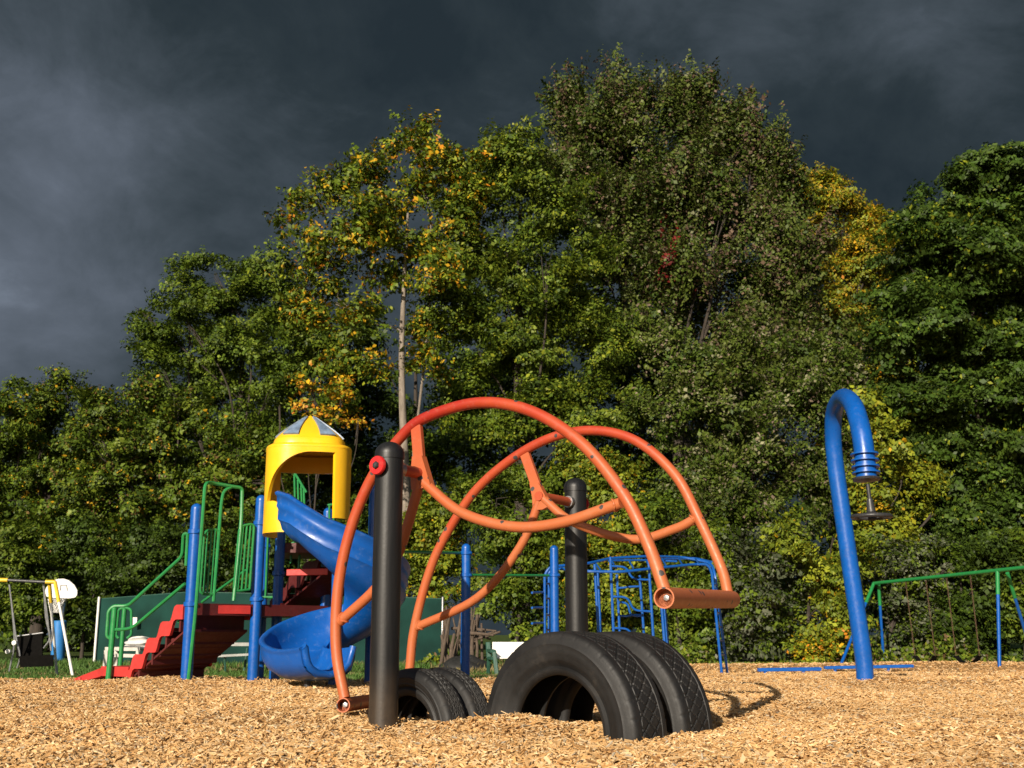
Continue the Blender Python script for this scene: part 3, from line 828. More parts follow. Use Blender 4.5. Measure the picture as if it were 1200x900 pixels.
zd0 = zt + .083; rd0 = HR - .068
def dome_rz(t): return rd0 * (1 - t) + .002, zd0 + (apex[2] - zd0) * (t ** .82)
dome = MB()
dome.sheet([[hood_pt(2 * math.pi * k / 96, *dome_rz(t)) for k in range(96)] for t in np.linspace(0, 1, 14)], closed_u=True)
obj('hood_dome', dome, M['yellow'], hood)
for k in range(6):                     # cloudy grey wedge windows between the yellow star arms
    am = R(238 + 60 * k); rr_ = []
    for t in np.linspace(.06, .9, 10):
        r, z = dome_rz(max(t, 0)); z += min(t, 0) * .5
        hw = .225 * (1 - max(0, t) * .62)
        rr_.append([hood_pt(am + hw * q, r + .014, z + .010) for q in (-1, -.6, -.2, .2, .6, 1)])
    w_ = MB(); w_.sheet(rr_)
    edge = [r_[0] for r_ in rr_] + rr_[-1][1:] + [r_[-1] for r_ in rr_[::-1]][1:] + rr_[0][::-1][1:-1]
    edge2 = [HC * [1, 1, 0] + (q - HC * [1, 1, 0]) * [.93, .93, 1] - np.array([0, 0, .02]) for q in edge]
    w_.sheet([edge + [edge[0]], edge2 + [edge2[0]]])
    obj('hood_window', w_, M['grey_window'], hood)
# spiral slide
SC = np.array([-1.505, 9.80, 0])
def rim_z(d):
    return np.interp(d, [220, 236, 270, 310, 360, 450, 500, 540, 590, 620], [1.60, 1.555, 1.35, 1.19, 1.0, .69, .585, .50, .455, .45])
sec = [(.655, .0), (.675, -.012), (.672, -.03), (.655, -.04), (.648, -.10), (.655, -.125), (.635, -.15), (.63, -.21), (.637, -.235), (.61, -.26), (.59, -.315),
       (.50, -.39), (.36, -.42), (.22, -.41), (.12, -.36), (.085, -.28), (.075, -.22)]
inn = [(.632, .004), (.615, -.014), (.605, -.10), (.585, -.20), (.55, -.28), (.48, -.34), (.36, -.372), (.23, -.362), (.155, -.32), (.122, -.25), (.108, -.215)]
def sl(d, r, z):
    th = R(d); r = r * .935
    if d <= 585:
        return SC + np.array([r * math.cos(th), r * math.sin(th), rim_z(d) + z])
    th0 = R(585); q = SC + np.array([r * math.cos(th0), r * math.sin(th0), rim_z(585) + z])
    t = np.array([-math.sin(th0), math.cos(th0), 0]); u = (d - 585) / 50
    return q + t * u * .36 + np.array([0, 0, .02 * u * u])
def lowwall(d, z):                     # walls sink near the exit
    k = smooth(545, 632, d) * .45
    return z * (1 - k) - .30 * k * (1 if z > -.3 else .0) if False else z
ds = list(np.arange(221, 585, 3.0)) + list(np.linspace(585, 640, 12))
cross = sec + inn[::-1]
plain = [(.655, .0), (.672, -.012), (.672, -.034), (.660, -.055), (.655, -.09), (.652, -.12), (.646, -.155), (.638, -.20), (.626, -.24), (.61, -.27), (.585, -.315)] + sec[11:] + inn[::-1]
rows = []
for d in ds:
    k = float(smooth(465, 605, d)) * .40
    g = float(smooth(0, 1, (d - 165) / 20))
    row = []
    gi = float(smooth(495, 590, d))
    pl_ = float(smooth(380, 470, d))
    for (ra, za), (rb_, zb_) in zip(cross, plain):
        r = ra + (rb_ - ra) * pl_; z = za + (zb_ - za) * pl_
        if r < .36: z = -.40 + (z + .40) * (1 + gi * 1.15 * float(smooth(.36, .12, r)))
        row.append(sl(d, r, z * (1 - k) - .385 * k * (1 if True else 0)))
    row.append(row[0]); rows.append(row)
m = MB(); m.sheet(rows)
for row in (rows[0], rows[-1]):
    n_ = len(sec); ni = len(inn)
    outp = row[:n_]; inp = row[n_:n_ + ni][::-1]
    # close the wall thickness at both ends
    for i in range(min(n_, ni) - 1):
        a0 = outp[int(i * (n_ - 1) / (ni - 1))]; a1 = outp[int((i + 1) * (n_ - 1) / (ni - 1))]
        m.add([a0, a1, inp[i + 1], inp[i]], [(0, 1, 2, 3)])
slide = obj('spiral_slide', m, M['slide'], play, sharp=60)
m = MB()                               # rounded exit lip
last = rows[-1][len(sec):len(sec) + len(inn)][::-1]
m.tube([q for q in last], .030, 12)
obj('exit_lip', m, M['slide'], slide)
m = MB(); q = sl(600, .36, -.42); m.lathe([(.028, -.2), (.028, .085)], (q[0], q[1], gzf(q[0], q[1])), 12)
obj('support_foot', m, M['darksteel'], slide)

# ------------------------------------------------------------------ chin-up bars
pbar = thing('chin_up_bars', (-.55, 12.6, -.04), 'three blue posts carrying thin green chin-up bars at stepped heights', 'chin-up bars')
def cpost(px, pyb, D, top, r, collars): return blue_post(px, pyb, D, top, pbar, r, collars)
qa, _ = cpost(433, 804, 10.6, (433, 568), .05, (645,))
qb, _ = cpost(545, 790, 12.7, (545, 637), .052, (648, 674))
qc, _ = cpost(650.5, 785, 13.9, (648.5, 639), .052, (674,))
m = MB(); m.tube([at(437, 646, 10.6), at(540, 648, 12.7)], .016, 10); obj('bar', m, M['green'], pbar)
m = MB(); m.tube([at(550, 674, 12.7), at(644, 674.5, 13.9)], .016, 10); obj('bar', m, M['green'], pbar)

# ------------------------------------------------------------------ blue climbing frame behind
cf = thing('climbing_frame', (2.0, 16.6, -.15), 'blue tubular climbing frame with overhead ladder and crooked rungs', 'climbing frame')
def Z(zx, zy, D): return at(620 + zx / 4.615, 620 + zy / 4.615, D)
def zt_(m, pts, r=.017, rr=.12): m.tube(rounded([Z(*p) for p in pts], rr), r, 8)
gd = 790
m = MB()
zt_(m, [(85, 640, 15.6), (85, 245, 15.6), (115, 203, 15.6), (310, 188, 15.8), (440, 158, 16.2), (640, 147, 16.5), (830, 152, 17), (985, 182, 16.8), (1005, 240, 16.6), (1072, 780, 16.6)], .02)
zt_(m, [(108, 240, 15.9), (130, 212, 15.9), (310, 228, 15.4), (500, 232, 15.4), (640, 216, 15.6), (900, 190, 16.2), (965, 190, 16.2), (988, 230, 16.2), (1042, 780, 16.2)], .02)
obj('overhead_rail', m, M['blue'], cf)
m = MB()
zt_(m, [(640, 180, 16.8), (760, 160, 17.3), (900, 158, 17.4), (985, 178, 16.8)], .018)
zt_(m, [(430, 170, 16.8), (640, 168, 17.2), (800, 175, 17.2)], .016)
obj('overhead_rail', m, M['blue'], cf)
for k in range(9):                    # rungs of the overhead ladder
    t = k / 8; m = MB()
    a = Z(180 + t * 720, 207 - 55 * math.sin(t * 1.7) + 8 * t, 15.7 + t * 1.0); b = Z(205 + t * 715, 226 - 34 * t, 15.5 + t * .65)
    m.tube([a, b], .013, 8); obj('rung', m, M['blue'], cf)
for (x0, x1, yt, D) in ((355, 382, 190, 15.5), (370, 390, 225, 15.9), (722, 740, 420, 15.8), (738, 757, 420, 16.1)):
    m = MB(); a = Z(x0, yt if yt < 300 else 205, D) if yt < 300 else Z(x0 - 22, 205, D)
    q = foot(620 + x1 / 4.615, 787); b = np.array([q[0] * D / q[1] if False else Z(x1 + 8, 760, D)[0], D, gzf(a[0], D) - .1])
    m.tube([a, b], .021, 10); obj('leg', m, M['blue'], cf)
for (xa, xb, ya, yb, D, rr) in ((440, 645, 150, 150, 15.7, ((200, 205, 270, 275), (365, 368, 440, 446), (535, 540, 610, 615))), (475, 598, 245, 250, 16.7, ((320, 315, 312, 310), (395, 400, 470, 470), (470, 470, 466, 466)))):
    g = gzf(1.5, D) - .1
    a0 = Z(xa, ya, D); a1 = Z(xa + 26, 720, D); b0 = Z(xb, yb, D); b1 = Z(xb + 40, 720, D)
    m = MB(); m.tube([a0, np.array([a1[0], D, g])], .019, 8); lad = obj('ladder_rail', m, M['blue'], cf)
    m = MB(); m.tube([b0, np.array([b1[0], D, g])], .019, 8); obj('ladder_rail', m, M['blue'], cf)
    w = xb - xa
    for (y0, y1, y2, y3) in rr:
        m = MB(); sx = (y0 - ya) * .045
        zt_(m, [(xa + sx, y0, D), (xa + w * .42 + sx, y1, D), (xa + w * .55 + sx, y2, D), (xb + (y3 - ya) * .065, y3, D)], .015, .09)
        obj('rung', m, M['blue'], cf)
for yy in (295, 375, 465, 545):       # end ladder
    m = MB(); zt_(m, [(84, yy, 15.6), (112, yy, 15.9)], .014); obj('rung', m, M['blue'], cf)
for yy in (342, 424, 508):            # pegs sticking out of the end ladder
    m = MB(); zt_(m, [(16, yy + 2, 15.2), (76, yy, 15.6)], .016); obj('peg', m, M['blue'], cf)
for t in np.linspace(.12, .95, 7):    # end ladder at the far right
    m = MB(); m.tube([Z(988 + 54 * t, 230 + 550 * t, 16.2), Z(1005 + 67 * t, 240 + 540 * t, 16.6)], .012, 6); obj('rung', m, M['blue'], cf)
m = MB(); zt_(m, [(108, 240, 15.9), (108, 640, 15.9)], .02); obj('leg', m, M['blue'], cf)

# ------------------------------------------------------------------ blue hook shaped spinner pole
hk = foot(1013, 796)
sp = thing('hanging_spinner', (hk[0], hk[1], hk[2]), 'thick blue hooked pole with a black hand wheel hanging from its end', 'spinner')
Dk = hk[1]
def K(zx, zy, D): return at(880 + zx / 2.369, 440 + zy / 2.369, D)
path = spline([at(1014, 806, Dk), K(312, 780, Dk), K(280, 560, Dk), K(255, 390, Dk), K(235, 250, Dk - .0), K(228, 160, Dk - .05), K(233, 95, Dk - .2), K(256, 61, Dk - .55), K(282, 80, Dk - 1.0), K(300, 130, Dk - 1.2), K(313, 200, Dk - 1.28), K(321, 285, Dk - 1.3)], 8)
nP = len(path)
m = MB(); m.tube(path, [.080 + .008 * max(0, (k - 40) / (nP - 40)) for k in range(nP)], 24)
pole = obj('pole', m, M['blue'], sp)
e = np.asarray(path[-1]); dvec = e - np.asarray(path[-8]); dvec /= np.linalg.norm(dvec)
for k, zy in enumerate((217, 235, 253, 270)):
    t = (zy - 285) / 285.
    c = e - dvec * ((285 - zy) / 2.369 / F * (Dk - 1.3))
    q = MB(); q.lathe([(.07, -.007), (.118, -.007), (.118, .007), (.07, .007)], c, 28, dvec); obj('ring', q, M['blue'], pole)
q = MB(); q.lathe([(.001, -.002), (.112, -.002), (.118, .008), (.112, .02), (.03, .026), (.001, .026)], e, 28, dvec); obj('end_cap', q, M['darksteel'], pole)
w0 = K(324, 300, Dk - 1.3); w1 = K(334, 378, Dk - 1.3)
q = MB(); q.tube([w0, w0 + (w1 - w0) * .55], .017, 10); q.tube([w0 + (w1 - w0) * .55, w1], [.026, .04], 12); obj('shaft', q, M['darksteel'], sp)
q = MB(); hub = w1 + np.array([0, 0, -.012]); n_ = 40
q.tube([hub + np.array([.155 * math.cos(2 * math.pi * k / n_), .155 * math.sin(2 * math.pi * k / n_), -.03]) for k in range(n_)], .019, 10, closed=True)
for k in range(3):
    a = 2 * math.pi * k / 3 + .5
    q.tube([hub, hub + np.array([.15 * math.cos(a), .15 * math.sin(a), -.028])], .013, 8)
q.lathe([(.001, -.03), (.06, -.026), (.05, .0), (.02, .02), (.001, .02)], hub, 20)
obj('hand_wheel', q, M['darksteel'], sp)

# ------------------------------------------------------------------ low balance beams
for (x0, y0, x1, y1, lab) in ((888, 785, 962, 784, 'low blue balance beam lying left of the hooked pole'), (966, 782.5, 1070, 780.5, 'low blue balance beam passing behind the foot of the hooked pole')):
    a = foot(x0, y0 + 4); D = a[1] + .0
    a = at(x0, y0, D); b = at(x1, y1, D)
    bt = thing('balance_beam', ((a[0] + b[0]) / 2, D, gzf((a[0] + b[0]) / 2, D)), lab, 'balance beam', 'low blue balance beams')
    m = MB(); m.bar(a, b, .09, .06); obj('beam', m, M['blue'], bt)
    for t in (.12, .72):
        q = a + (b - a) * t; m = MB(); m.lathe([(.03, gzf(q[0], D) - .15), (.03, q[2] - .03)], (q[0], D, 0), 12); obj('leg', m, M['blue'], bt)

# ------------------------------------------------------------------ swing set at the right
def V7(zx, zy, D): return at(980 + zx / 5.4545, 640 + zy / 5.4545, D)
ss = thing('swing_set', (*at(1100, 778, 26)[:2], -.3), 'green and blue A-frame swing set along the bushes at the right', 'swing set')
tl = V7(240, 238, 28.4); tr_ = V7(1030, 155, 24.2); te = tr_ + (tr_ - tl) * .42
m = MB(); m.tube([tl, tr_, te], .042, 12); obj('top_bar', m, M['green'], ss)
def sleg(a, fx, fy, D, name='leg', r=.036, f=.25):
    b = np.array([fx, D, gzf(fx, D) - .1]); c = a + (b - a) * f
    m = MB(); m.tube([a, c], r + .006, 10); lo = MB(); lo.tube([c, b], r, 10)
    o = obj('leg', lo, M['blue'], ss); obj('sleeve', m, M['green'], o)
dirn = (tr_ - tl) * [1, 1, 0]; dirn /= np.linalg.norm(dirn); nrm_ = np.array([dirn[1], -dirn[0], 0])
x = V7(20, 770, 26.5); sleg(tl, x[0], 0, 26.5)
x = V7(305, 760, 29.0); sleg(tl + np.array([.15, .1, -.03]), x[0], 0, 29.0)
x = V7(1040, 755, 23.6); sleg(tr_, x[0], 0, 23.6)
x = V7(1270, 700, 25.6); sleg(tr_ + np.array([.25, .1, -.05]), x[0], 0, 25.6)
for i, ((a, b), lab) in enumerate(((((425, 216), (500, 690)), 'belt swing on rusty chains near the left end of the swing set'), (((688, 190), (770, 690)), 'belt swing on rusty chains in the middle of the swing set'))):
    pa = []
    for j in range(2):
        f0 = a[0] + j * (130 if i == 0 else 150); tt = (f0 - 240) / 790
        top = tl + (tr_ - tl) * tt * (28.4 / (28.4 - (28.4 - 24.2) * (1 - tt)) if False else 1)
        # find the bar point whose picture column is f0
        best = min((abs((V7(f0, 0, (tl + (tr_ - tl) * t)[1]))[0] - (tl + (tr_ - tl) * t)[0]), t) for t in np.linspace(0, 1, 200))[1]
        top = tl + (tr_ - tl) * best
        bot = V7(f0 + 78, 700, top[1] - .05); pa.append((top, bot))
    mid = (pa[0][1] + pa[1][1]) / 2
    sw = thing('swing', mid, lab, 'swing', 'belt swings on the swing set')
    for (t0, b0) in pa:
        m = MB(); L = np.linalg.norm(b0 - t0); nl = 34
        for k in range(nl):
            c = t0 + (b0 - t0) * (k + .5) / nl; d = (b0 - t0) / L; s = (np.array([1.0, 0, 0]) if k % 2 else np.array([0, 1.0, 0])); hl = L / nl * .62
            m.tube([c - d * hl + s * 0, c - d * hl * .6 + s * .011, c + d * hl * .6 + s * .011, c + d * hl, c + d * hl * .6 - s * .011, c - d * hl * .6 - s * .011], .0042, 5, closed=True)
        obj('chain', m, M['chain'], sw)
    m = MB(); a_, b_ = pa[0][1], pa[1][1]
    sag = spline([a_, a_ + (b_ - a_) * .25 + np.array([0, 0, -.12]), a_ + (b_ - a_) * .75 + np.array([0, 0, -.12]), b_], 6)
    m.sheet([[q + nrm_ * .07 for q in sag], [q - nrm_ * .07 for q in sag], [q - nrm_ * .07 - np.array([0, 0, .012]) for q in sag], [q + nrm_ * .07 - np.array([0, 0, .012]) for q in sag], [q + nrm_ * .07 for q in sag]])
    obj('seat', m, M['mesh_black'], sw)

# ------------------------------------------------------------------ far left: garden swing, hoop, fence, tables
def L1(zx, zy, D): return at(zx / 6.43, 660 + zy / 6.43, D)
Ds = 19.5
gs = thing('garden_swing', (*L1(300, 800, Ds)[:2], gzf(-8.5, Ds) - .05), 'yellow and white tube garden swing frame on the lawn', 'swing frame')
ta = L1(-230, 120, Ds); tb = L1(60, 128, Ds); tc_ = L1(330, 142, Ds); td = L1(415, 142, Ds)
m = MB(); m.tube([ta, tb], .035, 10); obj('corner_sleeve', m, M['swing_yellow'], gs); m = MB(); m.tube([L1(345, 141, Ds), td], .035, 10); obj('corner_sleeve', m, M['swing_yellow'], gs)
m = MB(); m.tube([tb, tc_, L1(350, 142, Ds)], .028, 10); obj('top_bar', m, M['darksteel'], gs)
def wleg(a, b_px, D, mid):
    b = L1(*b_px, D); b[2] = gzf(b[0], D) - .09; c = a + (b - a) * mid
    m = MB(); m.tube([c, b], .024, 10); o = obj('leg', m, M['white'], gs)
    m = MB(); m.tube([a, c], .031, 10); obj('sleeve', m, M['swing_yellow'], o)
wleg(td, (557, 820), Ds - .75, .22); wleg(td + np.array([-.12, .05, 0]), (438, 790), Ds + .8, .22)
wleg(tb + np.array([-.2, 0, 0]), (-60, 820), Ds - .75, .12); wleg(tb + np.array([-.25, .05, 0]), (-90, 780), Ds + .8, .12)
gb = thing('swing_bench', L1(250, 760, Ds), 'black mesh garden swing seat hung from the yellow frame', 'swing seat')
s0, s1, s2, s3 = L1(150, 690, Ds - .25), L1(395, 690, Ds - .25), L1(320, 530, Ds + .25), L1(130, 550, Ds + .25)
m = MB(); m.prism([L1(150, 785, Ds - .3), L1(400, 775, Ds - .3), L1(400, 690, Ds - .32), L1(145, 700, Ds - .32)], (0, .03, 0))
m.prism([L1(145, 700, Ds - .3), L1(400, 690, Ds - .3), L1(340, 700, Ds + .2), L1(120, 700, Ds + .2)], (0, 0, -.03)); obj('seat', m, M['mesh_black'], gb)
m = MB(); m.prism([L1(122, 555, Ds + .3), L1(318, 530, Ds + .3), L1(318, 700, Ds + .12), L1(122, 705, Ds + .12)], (0, .03, 0)); obj('backrest', m, M['mesh_black'], gb)
m = MB(); m.tube([L1(120, 552, Ds + .28), L1(325, 525, Ds + .28)], .014, 8); obj('top_rail', m, M['steel'], gb)
for (pts) in ([(70, 160), (90, 330), (108, 600), (70, 815)], [(70, 160), (100, 400), (122, 560), (150, 700), (130, 790)], [(325, 150), (355, 380), (385, 660)], [(330, 150), (345, 400), (375, 560), (330, 640)], [(385, 300), (400, 500), (380, 620)]):
    m = MB(); m.tube(spline([L1(x, y, Ds + (.1 if x > 300 else -.1)) for x, y in pts], 6), .016, 8); obj('hanger', m, M['steel'], gb)
for (x, y) in ((62, 665), (110, 600)):
    m = MB(); m.lathe([(.001, -.04), (.04, -.03), (.04, .03), (.001, .04)], L1(x, y, Ds - .15), 10, (0, 1, 0)); obj('joint', m, M['white'], gb)

Dh = 34.0
bh = thing('basketball_hoop', (*L1(430, 740, Dh)[:2], -.34), 'white fan shaped basketball backboard on a padded blue pole', 'basketball hoop')
pts = [(338, 215), (345, 190), (365, 160), (400, 130), (440, 118), (480, 117), (520, 130), (560, 165), (582, 205), (580, 240), (565, 258), (520, 265), (400, 262), (350, 250)]
m = MB(); m.prism([L1(x, y, Dh) for x, y in pts], (0, .05, 0)); obj('backboard', m, M['white'], bh)
m = MB(); m.tube([L1(x, y, Dh - .01) for x, y in ((452, 205), (458, 165), (500, 165), (508, 205))], .012, 6); obj('target_mark', m, M['steel'], bh)
m = MB(); c = L1(425, 268, Dh - .35); m.tube([c + np.array([.23 * math.cos(2 * math.pi * k / 20), .23 * math.sin(2 * math.pi * k / 20), 0]) for k in range(20)], .012, 6, closed=True); m.tube([c + np.array([0, .2, 0]), c + np.array([0, .36, .0])], .03, 6); obj('rim', m, M['steel'], bh)
m = MB()
for k in range(12):
    for s in (1, -1):
        p_ = []
        for j in range(5):
            a = 2 * math.pi * (k + s * j * .5) / 12; r = .23 - .025 * j
            p_.append(c + np.array([r * math.cos(a), r * math.sin(a), -.1 * j]))
        m.tube(p_, .012, 4)
obj('net', m, M['white'], bh)
m = MB(); m.tube(spline([L1(488, 225, Dh + .06), L1(492, 280, Dh + .1), L1(480, 350, Dh + .5), L1(468, 430, Dh + .6), L1(440, 735, Dh + .6)], 6), .06, 12); obj('pole', m, M['steel'], bh)
m = MB(); a, b = L1(452, 432, Dh + .6), L1(432, 745, Dh + .6); b[2] = gzf(b[0], Dh) - .08; m.tube([a, a + (b - a) * .02, b], [.17, .2, .2], 10); obj('pad', m, M['pad'], bh)

# green screened fence
fe = thing('fence', (*at(320, 772, 30)[:2], -.34), 'dark green screened chain-link fence panel run behind the stairs', 'fence')
cor = [(117, 702, 30.2), (221, 694, 29.2), (370, 697, 29.5), (519, 702, 29.9)]
for i in range(3):
    a = at(*cor[i]); b = at(*cor[i + 1])
    a0 = a.copy(); a0[2] = gzf(a[0], a[1]) - .06; b0 = b.copy(); b0[2] = gzf(b[0], b[1]) - .06
    m = MB(); m.prism([a0, b0, b, a], (0, .03, 0)); obj('screen_panel', m, M['screen'], fe)
    m = MB(); m.tube([a + np.array([0, .04, .0]), b + np.array([0, .04, 0])], .02, 8); obj('top_rail', m, M['benchgreen'], fe)
for i, q in enumerate(cor):
    a = at(*q); m = MB(); m.lathe([(.032, gzf(a[0], a[1]) - .3), (.032, a[2] + .04), (.016, a[2] + .06)], (a[0], a[1] - .06, 0), 12); obj('post', m, M['white'] if i < 2 else M['steel'], fe)
a = at(156, 723.5, 29.6); b = at(161, 734, 29.6)
m = MB(); m.box((a + b) / 2 + np.array([0, -.06, 0]), (b[0] - a[0], .02, a[2] - b[2]), bev=.004)
o = obj('notice', m, M['white'], None, base=(a + b) / 2); tag(o, 'small blank white notice fixed on the green fence', 'sign')

# whitewashed bench with stacked tarps in front of the fence
Dw = 22.0
def L2(zx, zy, D=Dw): return at(100 + zx / 7.5, 690 + zy / 7.5, D)
wb = thing('table', (*L2(260, 600)[:2], gzf(-7.5, Dw) - .05), 'low weathered white wooden table behind the green stair rail', 'table')
m = MB(); m.prism([L2(172, 512), L2(480, 515), L2(480, 545), L2(172, 545)], (0, .7, 0)); obj('tabletop', m, M['offwhite'], wb)
for x in (180, 462):
    for dy in (.03, .6):
        a = L2(x, 540); m = MB(); m.bar((a[0], Dw + dy, a[2]), (a[0], Dw + dy, gzf(a[0], Dw + dy) - .08), .06, .08, up=(1, 0, 0)); obj('leg', m, M['offwhite'], wb)
m = MB(); m.prism([L2(255, 570), L2(460, 575), L2(460, 605), L2(255, 600)], (0, .03, 0)); obj('shelf', m, M['offwhite'], wb)
m = MB(); rows = []
c = L2(425, 500)
for i in range(11):
    t = i / 10; z = L2(420, 528)[2] + (L2(420, 425)[2] - L2(420, 528)[2]) * t
    fold = 1 + .10 * math.sin(t * 15)
    row = []
    for k in range(28):
        a = 2 * math.pi * k / 28
        rx = .22 * fold * (1 - .3 * t ** 3) * (abs(math.cos(a)) ** .6) * math.copysign(1, math.cos(a)); ry = .24 * fold * (abs(math.sin(a)) ** .6) * math.copysign(1, math.sin(a))
        row.append(np.array([c[0] + rx + .03 * math.sin(3 * t + a), Dw + .33 + ry, z + .02 * math.sin(2 * a + 4 * t)]))
    rows.append(row)
m.sheet(rows, closed_u=True); m.add(rows[-1], [tuple(range(28))])
o = obj('tarp_bundle', m, M['tarp'], None, base=(c[0], Dw + .33, L2(420, 528)[2])); tag(o, 'folded white tarps stacked on the low white table', 'tarp')

# picnic table seen under the stairs
Dp = 24.0
def L3(zx, zy, D=Dp): return at(200 + zx / 2.571, 470 + zy / 2.571, D)
pt = thing('picnic_table', (*L3(215, 800)[:2], gzf(-5.8, Dp) - .05), 'grey picnic table with green tube legs in front of the fence', 'picnic table')
m = MB(); m.prism([L3(182, 728), L3(300, 728), L3(300, 738), L3(182, 738)], (0, .75, 0)); obj('tabletop', m, M['tablegrey'], pt)
for (dy, nm) in ((-.45, 'bench_seat'), (1.0, 'bench_seat')):
    a, b = L3(140, 765, Dp + dy), L3(300, 757, Dp + dy); m = MB(); m.prism([a, b, b + np.array([0, 0, -.045]), a + np.array([0, 0, -.045])], (0, .26, 0)); obj(nm, m, M['tablegrey'], pt)
for x in (165, 255):
    m = MB(); g = gzf(-5.8, Dp) - .08
    p_ = L3(x, 770, Dp - .3); q_ = L3(x + 40, 770, Dp + 1.1); tz = L3(x, 738)[2] - .03
    m.tube(rounded([(p_[0], Dp - .35, p_[2]), (p_[0] + .02, Dp - .30, g), (p_[0] + .3, Dp + .1, g), (p_[0] + .35, Dp + .1, tz)], .08), .025, 8)
    obj('leg', m, M['benchgreen'], pt); m = MB()
    m.tube(rounded([(p_[0] + .35, Dp + .6, tz), (p_[0] + .32, Dp + .6, g), (p_[0] + .3, Dp + 1.05, g), (p_[0] + .3, Dp + 1.1, p_[2])], .08), .025, 8)
    obj('leg', m, M['benchgreen'], pt)

# white bench with green ends behind the tyres
Db = 21.5
def L4(zx, zy, D=Db): return at(500 + zx / 5, 620 + zy / 5, D)
be = thing('park_bench', (*L4(450, 820)[:2], gzf(-.2, Db) - .05), 'white slatted bench with dark green plastic ends behind the big tyres', 'bench')
a, b = L4(385, 662, Db + .22), L4(585, 662, Db + .22)
m = MB(); m.prism([a, b, b + np.array([0, -.08, -.30]), a + np.array([0, -.08, -.30])], (0, .04, 0)); obj('backrest', m, M['white'], be)
a, b = L4(380, 752, Db - .1), L4(585, 745, Db - .1); m = MB(); m.prism([a, b, b + np.array([0, 0, -.03]), a + np.array([0, 0, -.03])], (0, .3, 0)); obj('seat', m, M['white'], be)
for x in (365, 590):
    m = MB(); g = gzf(-.2, Db) - .08
    P0 = L4(x, 665, Db)
    xs_ = P0[0]
    zb_ = lambda y: L4(x, y, Db)[2]
    m.bar((xs_ - .02, Db + .25, zb_(665)), (xs_, Db + .12, zb_(760)), .10, .09, up=(0, 1, 0)); m.bar((xs_, Db + .15, zb_(755)), (xs_ - .02, Db + .3, g), .08, .09, up=(0, 1, 0))
    m.bar((xs_ + .08, Db - .22, zb_(715)), (xs_, Db + .2, zb_(712)), .11, .06); m.bar((xs_ + .10, Db - .2, zb_(715)), (xs_ + .16, Db - .25, g), .09, .09, up=(0, 1, 0))
    m.bar((xs_ + .1, Db - .2, zb_(757)), (xs_, Db + .15, zb_(757)), .10, .06)
    obj('end_frame', m, M['benchgreen'], be)

# brush pile
Dq = 27.5
rs = random.Random(5)
for k in range(26):
    px = rs.uniform(515, 566); lean = rs.uniform(-16, 22); h = rs.uniform(26, 66); D = Dq + rs.uniform(-.6, .8)
    a = at(px + lean * .5, 778, D); a[2] = gzf(a[0], D) - .06; b = at(px - lean * .4, 776 - h, D + .3)
    if k > 19:
        a = at(rs.uniform(520, 545), 760 - rs.uniform(0, 30), D); b = at(rs.uniform(560, 588), 752 - rs.uniform(0, 18), D - .3)
    m = MB(); mid = (a + b) / 2 + np.array([rs.uniform(-.05, .05), 0, rs.uniform(-.04, .04)]); r = rs.uniform(.025, .06)
    m.tube(spline([a, mid, b], 4), list(np.linspace(r, r * .6, 9)), 8)
    o = obj('branch', m, M['log'], None, base=a); tag(o, 'bare grey cut branch in the brush pile beside the fence end', 'branch', 'cut branches in the brush pile')
m = MB(); rows = []
c = at(545, 776, 26.4); c[2] = gzf(c[0], 26.4) - .06
for i in range(9):
    a = i / 8 * math.pi / 2
    rows.append([c + np.array([(.62 * math.cos(a)) * math.cos(t) * (1 + .1 * math.sin(3 * t)), .5 * math.cos(a) * math.sin(t), (.24 + .05 * math.sin(2 * t) + .04 * math.sin(5 * t + 3 * a)) * math.sin(a)]) for t in np.linspace(0, 2 * math.pi, 30)[:-1]])
m.sheet(rows, closed_u=True)
tag(obj('tarp', m, M['blacktarp'], None, base=c), 'black tarp covering a low heap beside the brush pile', 'tarp')

